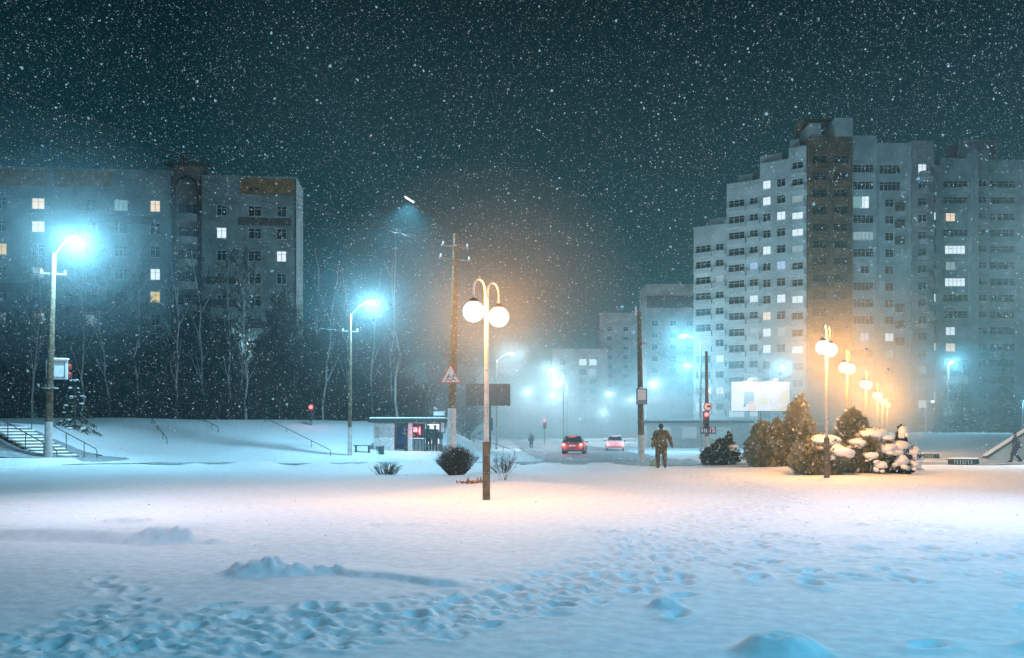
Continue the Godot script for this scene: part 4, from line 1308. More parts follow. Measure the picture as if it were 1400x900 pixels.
func make_plants() -> void:
	twig_bush("round dark leafless bush before the tall concrete pole", at_ground(-1.93, -30.5), 1.05, 0.88, 210, 9, M.twig)
	twig_bush("thin twiggy bush right of the middle lamp post", at_ground(-0.35, -32.0), 1.0, 0.62, 36, 6, M.twig)
	twig_bush("low sprawling bush poking out of the snow left of the round bush", at_ground(-4.45, -31.0), 0.9, 0.42, 60, 5, M.twig)
	twig_bush("tiny broken stalks in the snow behind the middle lamp", at_ground(-0.27, -27.0), 0.28, 0.26, 7, 2, M.twig)
	# dry orange leaves and grass sticking out of the mound by the middle lamp
	var o := thing("dry_plant", "dry orange leaf tuft lying in the snow beside the middle lamp", "plant", at_ground(-1.0, -23.6))
	var b := MB.new()
	for i in 60:
		var p := Vector3(rng.randfn(0, 0.22), 0.0, rng.randfn(0, 0.16))
		var d := Vector3(rng.randfn(0, 1), rng.randf_range(0.1, 0.8), rng.randfn(0, 1)).normalized() * rng.randf_range(0.08, 0.2)
		var s := d.cross(Vector3(rng.randfn(), 1, rng.randfn())).normalized() * 0.03
		b.quad(p - s, p + s, p + d + s * 0.4, p + d - s * 0.4)
	part("leaf_tuft", b.done(), M.dry_leaf, o)
	# clipped thujas by the path; the tall one is conical
	evergreen("thuja", "tall conical thuja glowing gold beside the billboard", at_ground(12.6, -38.5), "", [[Vector3(0, 1.35, 0), Vector3(1.15, 1.75, 1.1), 0.75], [Vector3(0.9, 0.6, 0.3), Vector3(0.75, 0.75, 0.7), 0.2]], M.thuja, 5200, [])
	evergreen("thuja", "broad rounded thuja left of the tall conical one", at_ground(11.0, -38.2), "", [[Vector3(0, 0.85, 0), Vector3(0.95, 1.1, 0.9), 0.35], [Vector3(0.55, 1.0, -0.1), Vector3(0.6, 1.1, 0.6), 0.5]], M.thuja, 5200, [])
	evergreen("juniper", "low dark juniper at the left end of the thuja group", at_ground(9.75, -40.5), "", [[Vector3(0, 0.45, 0), Vector3(0.75, 0.75, 0.7), 0.2], [Vector3(-0.5, 0.3, 0.1), Vector3(0.55, 0.55, 0.5), 0.1], [Vector3(0.25, 0.8, 0.0), Vector3(0.35, 0.7, 0.35), 0.8]], M.needle, 4600, [[Vector3(0.35, 0.85, 0.35), Vector3(0.28, 0.08, 0.2)]])
	# snow laden junipers round the first lamp of the row
	evergreen("juniper", "snow capped juniper behind the front lamp post of the row", at_ground(10.35, -29.6), "", [[Vector3(0, 0.5, 0), Vector3(0.95, 0.75, 0.8), 0.1], [Vector3(-0.3, 0.9, -0.5), Vector3(0.4, 0.95, 0.4), 0.8]], M.thuja, 4600, [[Vector3(0.15, 1.12, 0.1), Vector3(0.52, 0.22, 0.42)], [Vector3(0.55, 0.78, 0.5), Vector3(0.38, 0.22, 0.3)]])
	evergreen("juniper", "big snow laden juniper right of the front lamp post", at_ground(12.2, -30.4), "", [[Vector3(-0.1, 0.65, 0), Vector3(1.1, 0.9, 0.9), 0.1], [Vector3(-0.25, 1.25, -0.4), Vector3(0.75, 0.95, 0.7), 0.5]], M.thuja, 4800, [[Vector3(0.15, 1.32, 0.3), Vector3(0.55, 0.22, 0.42)], [Vector3(-0.45, 1.05, 0.55), Vector3(0.3, 0.14, 0.26)], [Vector3(0.5, 0.85, 0.65), Vector3(0.36, 0.18, 0.28)], [Vector3(-0.1, 0.6, 0.85), Vector3(0.24, 0.12, 0.2)], [Vector3(0.2, 0.3, 0.95), Vector3(0.22, 0.12, 0.18)]])
	evergreen("juniper", "snow smothered juniper at the right end of the hedge", at_ground(13.35, -30.2), "", [[Vector3(0, 0.45, 0), Vector3(0.62, 0.6, 0.6), 0.1], [Vector3(0.1, 0.9, -0.1), Vector3(0.3, 0.75, 0.3), 0.8]], M.needle, 4600, [[Vector3(-0.15, 0.92, 0.3), Vector3(0.34, 0.2, 0.3)], [Vector3(0.28, 0.72, 0.3), Vector3(0.3, 0.18, 0.26)], [Vector3(0.1, 1.45, 0.05), Vector3(0.16, 0.2, 0.16)], [Vector3(0.3, 0.35, 0.45), Vector3(0.26, 0.16, 0.22)], [Vector3(-0.2, 0.45, 0.55), Vector3(0.26, 0.16, 0.22)]])

# ---------------------------------------------------------------- cars
func car(label: String, at: Vector3, turn: float, paint: Material, tall: float) -> void:
	# hatchback, nose towards -z
	var o := thing("parked_car" if false else "car", label, "car", at, turn)
	var b := MB.new()
	var w := 0.87
	# side outline of the lower body (z, y), clockwise from the rear bumper
	var low := [Vector2(2.02, 0.32), Vector2(2.08, 0.55), Vector2(2.04, 0.80), Vector2(1.95, 0.98), Vector2(0.9, 1.0), Vector2(-0.75, 0.96), Vector2(-1.85, 0.80), Vector2(-2.08, 0.62), Vector2(-2.1, 0.35), Vector2(-1.9, 0.25), Vector2(1.9, 0.25)]
	for i in low.size():
		var p: Vector2 = low[i]
		var q: Vector2 = low[(i + 1) % low.size()]
		var c0 := Vector2(0, 0.62) + (p - Vector2(0, 0.62)) * 0.97
		var c1 := Vector2(0, 0.62) + (q - Vector2(0, 0.62)) * 0.97
		b.quad(Vector3(-w + 0.05, p.y, p.x), Vector3(w - 0.05, p.y, p.x), Vector3(w - 0.05, q.y, q.x), Vector3(-w + 0.05, q.y, q.x))
		b.quad(Vector3(w - 0.05, p.y, p.x), Vector3(w, c0.y, c0.x), Vector3(w, c1.y, c1.x), Vector3(w - 0.05, q.y, q.x))
		b.quad(Vector3(-w, c0.y, c0.x), Vector3(-w + 0.05, p.y, p.x), Vector3(-w + 0.05, q.y, q.x), Vector3(-w, c1.y, c1.x))
		b.tri(Vector3(w, 0.62, 0), Vector3(w, c1.y, c1.x), Vector3(w, c0.y, c0.x))
		b.tri(Vector3(-w, 0.62, 0), Vector3(-w, c0.y, c0.x), Vector3(-w, c1.y, c1.x))
	part("body", b.done(), paint, o)
	b = MB.new()
	var h := tall
	var bot := [Vector3(-0.82, 0.98, 1.9), Vector3(0.82, 0.98, 1.9), Vector3(0.82, 0.95, -0.85), Vector3(-0.82, 0.95, -0.85)]
	var top := [Vector3(-0.62, h, 1.45), Vector3(0.62, h, 1.45), Vector3(0.60, h - 0.03, -0.05), Vector3(-0.60, h - 0.03, -0.05)]
	for i in 4:
		var k := (i + 1) % 4
		b.quad(bot[i], bot[k], top[k], top[i])
	b.quad(top[0], top[1], top[2], top[3])
	part("cabin", b.done(), paint, o)
	for i in 4:
		var k := (i + 1) % 4
		var m: Vector3 = (bot[i] + bot[k] + top[k] + top[i]) / 4.0
		var nn: Vector3 = (bot[k] - bot[i]).cross(top[k] - bot[i]).normalized() * 0.012
		b = MB.new()
		var g := []
		for p in [bot[i], bot[k], top[k], top[i]]:
			g.append(m + (p - m) * Vector3(0.86, 0.82, 0.9) + nn)
		b.quad(g[0], g[1], g[2], g[3])
		part(["rear_window", "side_window", "windscreen", "side_window"][i], b.done(), M.dark_glass, o)
	var snow := MB.new()
	snow.bevel_box(Vector3(0, h + 0.05, 0.7), Vector3(1.2, 0.09, 1.4), 0.04)
	part("roof_snow", snow.done(), M.snow_lump, o)
	part("rear_bumper", bx(Vector3(0, 0.45, 2.08), Vector3(1.66, 0.24, 0.12), 0.04), paint, o)
	part("number_plate", bx(Vector3(0, 0.72, 2.09), Vector3(0.52, 0.12, 0.02)), M.sign_white, o)
	part("brake_light", bx(Vector3(0, h - 0.06, 1.52), Vector3(0.5, 0.06, 0.05)), M.brake_glow, o)
	part("low_reflector", bx(Vector3(0, 0.42, 2.145), Vector3(1.3, 0.07, 0.015)), M.sign_red, o)
	for s in [-1, 1]:
		part("tail_light", bx(Vector3(s * 0.70, 0.80, 2.05), Vector3(0.26, 0.26, 0.10), 0.03), M.brake_glow, o)
		bulb(o, Vector3(s * 0.70, 0.80, 2.22), lin(1.0, 0.06, 0.05), 1.5, 0.08)
		var mr := MB.new()
		mr.bevel_box(Vector3(s * 0.98, 1.0, -0.55), Vector3(0.2, 0.13, 0.1), 0.03)
		mr.box(Vector3(s * 0.87, 0.98, -0.55), Vector3(0.06, 0.04, 0.05))
		part("mirror", mr.done(), M.dark_metal, o)
		for z in [1.28, -1.35]:
			var bs := Basis(Vector3(0, 0, 1), -s * PI / 2)
			var t := MB.new()
			t.lathe(PackedVector2Array([Vector2(0.20, -0.09), Vector2(0.30, -0.10), Vector2(0.32, -0.05), Vector2(0.32, 0.05), Vector2(0.30, 0.10), Vector2(0.20, 0.09)]), 18, Vector3(s * 0.80, 0.32, z), bs)
			var wh := part("wheel", t.done(), M.tyre, o)
			t = MB.new()
			t.lathe(PackedVector2Array([Vector2(0.20, 0.085), Vector2(0.16, 0.06), Vector2(0.06, 0.07), Vector2(0.0, 0.075)]), 14, Vector3(s * 0.80, 0.32, z), bs)
			part("rim", t.done(), M.grey_metal, wh)

func make_cars() -> void:
	var p := mat("car_dark", 0.10, 0.08, 0.09, 0.3, 0.2)
	p.clearcoat_enabled = true; p.clearcoat = 0.6
	car("dark hatchback with brake lights on, turning into the side road", at_ground(5.2, -73.0, 0.0), deg_to_rad(-9.0), p, 1.50)
	p = mat("car_white", 0.62, 0.64, 0.66, 0.3, 0.1)
	p.clearcoat_enabled = true; p.clearcoat = 0.6
	car("white car with brake lights on, ahead of the dark hatchback", at_ground(10.3, -88.0, 0.0), deg_to_rad(-6.0), p, 1.46)

# ---------------------------------------------------------------- signs, billboard, signals
func stroke(b: MB, pts: Array, r: float, z := 0.0, o := Vector2.ZERO, k := 1.0) -> void:
	for i in pts.size() - 1:
		b.rod(Vector3(o.x + pts[i].x * k, o.y + pts[i].y * k, z), Vector3(o.x + pts[i + 1].x * k, o.y + pts[i + 1].y * k, z), r, -1, 5)

func signal_head(called: String, label: String, at: Vector3, turn: float, red: bool, energy: float, pole_h: float) -> void:
	var o := thing(called, label, "traffic light", at, turn)
	o.scale = Vector3.ONE * 1.35
	if pole_h > 0.0:
		var b := MB.new()
		b.rod(Vector3(0, -pole_h / 1.35 - 0.3, -0.12), Vector3(0, 0.5, -0.12), 0.06, 0.05, 8)
		part("post", b.done(), M.grey_metal, o)
	part("housing", bx(Vector3(0, 0, 0), Vector3(0.34, 0.96, 0.20), 0.03), M.dark_metal, o)
	for k in 3:
		var y := 0.31 - 0.31 * k
		var lens := MB.new()
		lens.lathe(PackedVector2Array([Vector2(0.12, 0.0), Vector2(0.10, 0.03), Vector2(0.0, 0.045)]), 14, Vector3(0, y, 0.10), Basis(Vector3.RIGHT, PI / 2))
		part("signal_lens", lens.done(), M.red_glow if k == 0 and red else M.dark_glass, o)
		var hood := MB.new()
		var pr := PackedVector3Array()
		for i in 7:
			var a := PI * i / 6.0
			pr.append(Vector3(0.135 * cos(a), y + 0.135 * sin(a), 0.0))
		for i in 6:
			hood.quad(pr[i] + Vector3(0, 0, 0.26), pr[i + 1] + Vector3(0, 0, 0.2), pr[i + 1] + Vector3(0, 0, 0.1), pr[i] + Vector3(0, 0, 0.1))
		part("hood", hood.done(), M.dark_metal, o)
	if red:
		bulb(o, Vector3(0, 0.31, 0.3), lin(1.0, 0.05, 0.06), energy, 0.1)

func make_signs() -> void:
	# warning triangle with two running children
	var o := thing("warning_sign", "white warning triangle with red rim and running figures on the pole", "sign", at_ground(-2.64, -37.7, 0.0) + Vector3(0, 3.35, 0))
	var b := MB.new()
	var t := [Vector2(-0.48, 0.0), Vector2(0.48, 0.0), Vector2(0.0, 0.86)]
	for q in [[1.0, 0.0]]:
		b.tri(Vector3(t[0].x, t[0].y, 0), Vector3(t[1].x, t[1].y, 0), Vector3(t[2].x, t[2].y, 0))
		b.tri(Vector3(t[1].x, t[1].y, -0.03), Vector3(t[0].x, t[0].y, -0.03), Vector3(t[2].x, t[2].y, -0.03))
		for i in 3:
			var k := (i + 1) % 3
			b.quad(Vector3(t[i].x, t[i].y, -0.03), Vector3(t[k].x, t[k].y, -0.03), Vector3(t[k].x, t[k].y, 0), Vector3(t[i].x, t[i].y, 0))
	part("plate", b.done(), M.sign_red, o)
	b = MB.new()
	b.tri(Vector3(-0.40, 0.045, 0.006), Vector3(0.40, 0.045, 0.006), Vector3(0, 0.76, 0.006))
	part("face", b.done(), M.sign_white, o)
	b = MB.new()
	for f in [[Vector2(-0.11, 0.08), 0.30], [Vector2(0.12, 0.08), 0.36]]:
		var k: float = f[1]
		stroke(b, [Vector2(-0.35, 0.0), Vector2(-0.05, 0.35), Vector2(0.1, 0.75)], 0.018, 0.01, f[0], k)
		stroke(b, [Vector2(0.35, 0.15), Vector2(0.15, 0.2), Vector2(-0.05, 0.35)], 0.018, 0.01, f[0], k)
		stroke(b, [Vector2(-0.3, 0.55), Vector2(0.1, 0.75), Vector2(0.4, 0.5)], 0.015, 0.01, f[0], k)
		b.rod(Vector3(f[0].x + 0.14 * k, f[0].y + 0.92 * k, 0.006), Vector3(f[0].x + 0.14 * k, f[0].y + 0.92 * k, 0.014), 0.035, -1, 10)
	part("running_figures", b.done(), M.black_print, o)
	# bus stop plate
	o = thing("bus_stop_sign", "white and blue bus stop plate on the brown utility pole", "sign", at_ground(7.42, -50.2) + Vector3(0, 3.35, 0))
	part("plate", bx(Vector3(0, 0.45, 0), Vector3(0.62, 0.92, 0.03), 0.01), M.sign_blue, o)
	part("face", bx(Vector3(0, 0.54, 0.02), Vector3(0.48, 0.62, 0.012)), M.sign_white, o)
	for k in 2:
		b = MB.new()
		for i in 5:
			b.box(Vector3(-0.2 + 0.1 * i, 0.14 - 0.08 * k, 0.018), Vector3(0.06 if (i + k) % 2 else 0.08, 0.04, 0.006))
		part("lettering", b.done(), M.sign_white, o)
	# back of an illuminated sign on the left pole
	o = thing("road_sign_box", "white box sign seen from behind with a red edge on the stair pole", "sign", at_ground(-22.45, -43.3) + Vector3(0, 4.35, 0), 0.25)
	part("box", bx(Vector3(0, 0, 0), Vector3(1.0, 0.96, 0.12), 0.03), M.sign_white, o)
	for s in [-1, 1]:
		part("rim", bx(Vector3(s * 0.36, 0, 0.075), Vector3(0.04, 0.78, 0.03)), M.grey_metal, o)
		part("rim", bx(Vector3(0, s * 0.37, 0.075), Vector3(0.68, 0.04, 0.03)), M.grey_metal, o)
	part("snow_cap", bx(Vector3(0.05, 0.52, 0), Vector3(1.0, 0.10, 0.2), 0.04), M.snow_lump, o)
	for y in [0.16, -0.24]:
		b = MB.new()
		b.lathe(PackedVector2Array([Vector2(0.0, -0.05), Vector2(0.15, -0.04), Vector2(0.15, 0.02), Vector2(0.0, 0.03)]), 14, Vector3(0.52, y, -0.02), Basis(Vector3.RIGHT, PI / 2))
		part("red_disc", b.done(), M.sign_red, o)
	# traffic lights
	signal_head("traffic_light", "red traffic light on a slim post in front of the wood", at_ground(-15.8, -69.0) + Vector3(0, 3.0 - land(-15.8, -69.0), 0), 0.1, true, 0.8, 3.0)
	signal_head("traffic_light", "red traffic light on the pole with blue plates", at_ground(14.75, -66.7) + Vector3(0, 2.75, 0.0), 0.0, true, 3.0, 0.0)
	signal_head("traffic_light", "faint red traffic light far down the side road", at_ground(4.4, -118.0) + Vector3(0, 2.9, 0), 0.0, true, 3.0, 2.9)
	# plates on the traffic light pole
	o = thing("round_sign", "round ringed sign above the red light on the slim pole", "sign", at_ground(14.9, -66.75) + Vector3(0, 3.75, 0))
	b = MB.new()
	b.rod(Vector3(0, 0, -0.02), Vector3(0, 0, 0.02), 0.34, -1, 24)
	part("plate", b.done(), M.sign_white, o)
	var tor := TorusMesh.new()
	tor.inner_radius = 0.27; tor.outer_radius = 0.34; tor.rings = 24; tor.ring_segments = 6
	part("ring", tor, M.grey_metal, o, Transform3D(Basis(Vector3.RIGHT, PI / 2), Vector3(0, 0, 0.02)))
	part("bar", bx(Vector3(0.08, 0.02, 0.03), Vector3(0.26, 0.14, 0.02)), M.black_print, o)
	for k in 2:
		o = thing("blue_plate_sign", ["blue plate with white figures left of the slim pole", "blue plate with white figures right of the slim pole"][k], "sign", at_ground(14.6 + 0.62 * k, -66.7) + Vector3(0, 1.95, 0))
		part("plate", bx(Vector3.ZERO, Vector3(0.56, 0.52, 0.03), 0.01), M.sign_blue, o)
		b = MB.new()
		for x in [-0.15, 0.05, 0.17]:
			b.box(Vector3(x, -0.02, 0.02), Vector3(0.06, 0.34 - absf(x) * 0.5, 0.01))
		b.box(Vector3(0.0, 0.17, 0.021), Vector3(0.36, 0.05, 0.01))
		part("white_figures", b.done(), M.sign_white, o)
	# lit billboard
	o = thing("billboard", "bright lit billboard with a blue picture and pale lettering behind the thujas", "billboard", Vector3(25.5, 5.1, -90.0))
	var foot := land(25.5, -90.0) - 5.1
	b = MB.new()
	b.rod(Vector3(0, foot - 0.3, -0.3), Vector3(0, -1.4, -0.3), 0.2, 0.18, 12)
	part("post", b.done(), M.grey_metal, o)
	part("case", bx(Vector3(0, 0, -0.14), Vector3(6.1, 3.1, 0.24), 0.05), M.grey_metal, o)
	part("lit_screen", bx(Vector3(0, 0, 0.0), Vector3(6.0, 3.0, 0.04)), glow("screen_white", 0.76, 0.78, 0.90, 1.0), o)
	part("screen_picture", bx(Vector3(-1.2, -0.15, 0.03), Vector3(1.0, 1.25, 0.02)), glow("screen_blue", 0.20, 0.42, 0.55, 0.9), o)
	b = MB.new()
	b.blob(Vector3(-0.95, -0.62, 0.05), Vector3(0.32, 0.15, 0.02), 0.0, lumps, 6, 14)
	part("screen_pink_dish", b.done(), glow("screen_pink", 0.85, 0.55, 0.52, 0.95), o)
	b = MB.new()
	b.quad(Vector3(-1.35, -1.42, 0.026), Vector3(-0.5, -1.42, 0.026), Vector3(-0.45, -0.95, 0.026), Vector3(-1.15, -0.95, 0.026))
	part("screen_orange_patch", b.done(), glow("screen_orange", 0.95, 0.58, 0.36, 0.9), o)
	b = MB.new()
	b.quad(Vector3(-0.4, -0.85, 0.026), Vector3(0.7, -0.85, 0.026), Vector3(0.7, -0.15, 0.026), Vector3(-0.4, -0.25, 0.026))
	b.quad(Vector3(0.9, -1.42, 0.026), Vector3(2.9, -1.42, 0.026), Vector3(2.9, -0.9, 0.026), Vector3(1.1, -1.3, 0.026))
	b.quad(Vector3(2.0, -0.6, 0.026), Vector3(2.9, -0.7, 0.026), Vector3(2.9, 0.5, 0.026), Vector3(2.1, 0.3, 0.026))
	part("screen_yellow_patch", b.done(), glow("screen_yellow", 0.80, 0.78, 0.52, 0.9), o)
	b = MB.new()
	b.tube(PackedVector3Array([Vector3(0.95, -0.2, 0.03), Vector3(1.1, -0.75, 0.03), Vector3(1.75, -0.75, 0.03), Vector3(1.95, -0.2, 0.03)]), PackedFloat32Array([0.035, 0.05, 0.05, 0.035]), 6)
	part("screen_cup", b.done(), glow("screen_cup", 0.52, 0.66, 0.80, 0.9), o)
	var tx := TextMesh.new()
	var fnt := SystemFont.new()
	fnt.font_names = PackedStringArray(["Droid Sans"])
	tx.font = fnt; tx.font_size = 48; tx.pixel_size = 0.0098; tx.depth = 0.01
	tx.text = "АЗД     ИНИ"
	part("screen_lettering", tx, glow("screen_letters", 0.45, 0.42, 0.34, 0.9), o, Transform3D(Basis(), Vector3(1.1, 0.92, 0.03)))
	for x in [-1.3, 1.3]:
		b = MB.new()
		b.tube(PackedVector3Array([Vector3(x, 1.5, -0.1), Vector3(x, 1.72, 0.3), Vector3(x, 1.72, 0.8)]), PackedFloat32Array([0.03, 0.03, 0.03]), 6)
		b.bevel_box(Vector3(x, 1.72, 0.95), Vector3(0.4, 0.1, 0.3), 0.03)
		part("flood_lamp", b.done(), M.lens_glow, o)
		bulb(o, Vector3(x, 1.55, 1.0), lin(0.8, 0.92, 1.0), 5.0, 0.15)
	# unlit billboard seen against the bright haze
	o = thing("billboard", "unlit grey billboard on a post behind the middle lamp post", "billboard", Vector3(-2.1, 4.75, -78.0))
	foot = land(-2.1, -78.0) - 4.75
	part("panel", bx(Vector3(0, 0, 0), Vector3(3.9, 1.95, 0.2), 0.05), M.brown_panel, o)
	b = MB.new()
	b.rod(Vector3(0.1, foot - 0.3, -0.1), Vector3(0.1, -0.9, -0.1), 0.14, 0.14, 10)
	part("post", b.done(), M.dark_metal, o)
	part("switch_box", bx(Vector3(0.15, -2.6, 0.1), Vector3(0.5, 1.1, 0.3), 0.03), M.green_metal, o)

# ---------------------------------------------------------------- stairs, rails, benches, ramp
func handrail(label: String, a: Vector3, b: Vector3, posts: int, group := "") -> void:
	var o := thing("handrail", label, "handrail", Vector3.ZERO, 0.0, group)
	var m := MB.new()
	var d := (b - a).normalized()
	m.tube(PackedVector3Array([a, b - d * 0.12, b + Vector3(0, -0.10, 0), b + d * 0.02 + Vector3(0, -0.95, 0)]), PackedFloat32Array([0.025, 0.025, 0.025, 0.025]), 6)
	part("rail", m.done(), M.green_metal, o)
	for i in posts:
		var p := a.lerp(b, (i + 0.3) / posts)
		m = MB.new()
		m.rod(p, p + Vector3(0, -1.0, 0), 0.022, -1, 6)
		part("baluster", m.done(), M.green_metal, o)

func make_stairs_and_benches() -> void:
	# concrete stairs up the bank at the left, mostly under snow
	var o := thing("stairs", "snow covered concrete stairs climbing the bank beside the pole", "stairs", Vector3(-22.3, -0.38, -44.6), deg_to_rad(64.0))
	for k in 13:
		part("step", bx(Vector3(0, 0.16 * k + 0.02, -0.42 * k), Vector3(2.2, 0.2, 0.5)), M.concrete_pole, o)
		var s := MB.new()
		s.bevel_box(Vector3(rng.randf_range(-0.1, 0.1), 0.16 * k + 0.155, -0.42 * k - 0.06), Vector3(2.15 - rng.randf() * 0.2, 0.13, 0.44), 0.05)
		part("snow_tread", s.done(), M.snow_lump, o)
	var rot := Basis(Vector3.UP, deg_to_rad(64.0))
	for s in [[-1.15, "green handrail on the left side of the snowy stairs"], [1.15, "green handrail on the right side of the snowy stairs"]]:
		var lo := Vector3(-22.3, -0.38, -44.6) + rot * Vector3(s[0], 0.95, 0.3)
		var hi := Vector3(-22.3, -0.38, -44.6) + rot * Vector3(s[0], 0.95 + 0.16 * 12.5, -0.42 * 12.5)
		handrail(s[1], hi, lo, 4)
	# other rails sunk in the bank
	var sunk := "green handrail almost buried in the snow bank before the wood"
	for q in [[-27.2, -66.0, -23.4, -59.5], [-25.6, -70.5, -21.6, -64.5], [-20.6, -71.5, -12.2, -59.0], [-3.6, -74.0, 0.2, -66.5]]:
		var a := at_ground(q[0], q[1], 0.42)
		var b := at_ground(q[2], q[3], 0.40)
		handrail(sunk, a, b, 3, "handrails sunk in the bank")
	# benches
	for q in [["low slatted bench with a snow cushion left of the snowy junipers", 12.6, -37.2, 0.2, 0.75, true], ["low green slatted bench standing alone in the open snow at the right", 22.4, -43.6, 0.0, 1.35, false], ["small far bench left of the lone green bench", 29.0, -61.0, 0.1, 1.2, false]]:
		o = thing("slatted_bench", q[0], "bench", at_ground(q[1], q[2], -0.1), q[3])
		var w: float = q[4]
		for k in 4:
			part("seat_plank", bx(Vector3(0, 0.38, -0.21 + 0.14 * k), Vector3(w, 0.045, 0.12), 0.01), M.concrete_pole, o)
		var n := int(w / 0.13)
		for k in n:
			part("front_slat", bx(Vector3(-w / 2 + w * (k + 0.5) / n, 0.23, 0.285), Vector3(0.085, 0.25, 0.03)), M.green_metal if not q[5] else M.concrete_pole, o)
		for s in [-1, 1]:
			part("leg", bx(Vector3(s * (w / 2 - 0.08), 0.15, 0), Vector3(0.08, 0.40, 0.44)), M.dark_trim, o)
		var sn := MB.new()
		sn.bevel_box(Vector3(0, 0.47 if q[5] else 0.43, 0), Vector3(w * 0.98, 0.16 if q[5] else 0.06, 0.52), 0.07 if q[5] else 0.025)
		part("snow_cushion", sn.done(), M.snow_lump, o)
	# sloping side wall of a ramp at the right edge
	o = thing("ramp_wall", "sloping concrete ramp wall with a snowy coping at the right", "wall", at_ground(31.4, -58.0, -0.4))
	var m := MB.new()
	var p := [Vector3(0, 0.0, 0), Vector3(11.0, 0.0, 0), Vector3(11.0, 7.6, 0), Vector3(0, 0.55, 0)]
	var q2 := Vector3(0, 0, -0.4)
	m.quad(p[0], p[1], p[2], p[3]); m.quad(p[1] + q2, p[0] + q2, p[3] + q2, p[2] + q2)
	m.quad(p[3], p[2], p[2] + q2, p[3] + q2); m.quad(p[1], p[1] + q2, p[2] + q2, p[2]); m.quad(p[0] + q2, p[0], p[3], p[3] + q2)
	part("wall", m.done(), M.tower_wall, o)
	var ang := atan2(7.05, 11.0)
	m = MB.new()
	m.bevel_box(Vector3(5.5, 4.13, -0.2), Vector3(13.2, 0.12, 0.56), 0.02, Basis(Vector3(0, 0, 1), ang))
	part("coping", m.done(), M.brown_panel, o)
	m = MB.new()
	m.bevel_box(Vector3(5.46, 4.24, -0.2), Vector3(13.1, 0.10, 0.5), 0.04, Basis(Vector3(0, 0, 1), ang))
	part("snow_strip", m.done(), M.snow_lump, o)
	# dropped green bag near the man's track
	o = thing("plastic_bag", "small crumpled green bag lying in the snow behind the walking man", "bag", at_ground(6.35, -39.5, 0.05))
	m = MB.new()
	m.blob(Vector3(0, 0.06, 0), Vector3(0.22, 0.13, 0.15), 0.9, lumps, 8, 12)
	part("bag_body", m.done(), mat("bag_green", 0.28, 0.36, 0.16, 0.6), o)
	m = MB.new()
	m.rod(Vector3(0.12, 0.12, 0), Vector3(0.24, 0.24, 0.02), 0.03, 0.05, 6)
	part("knot", m.done(), M.bag_green, o)

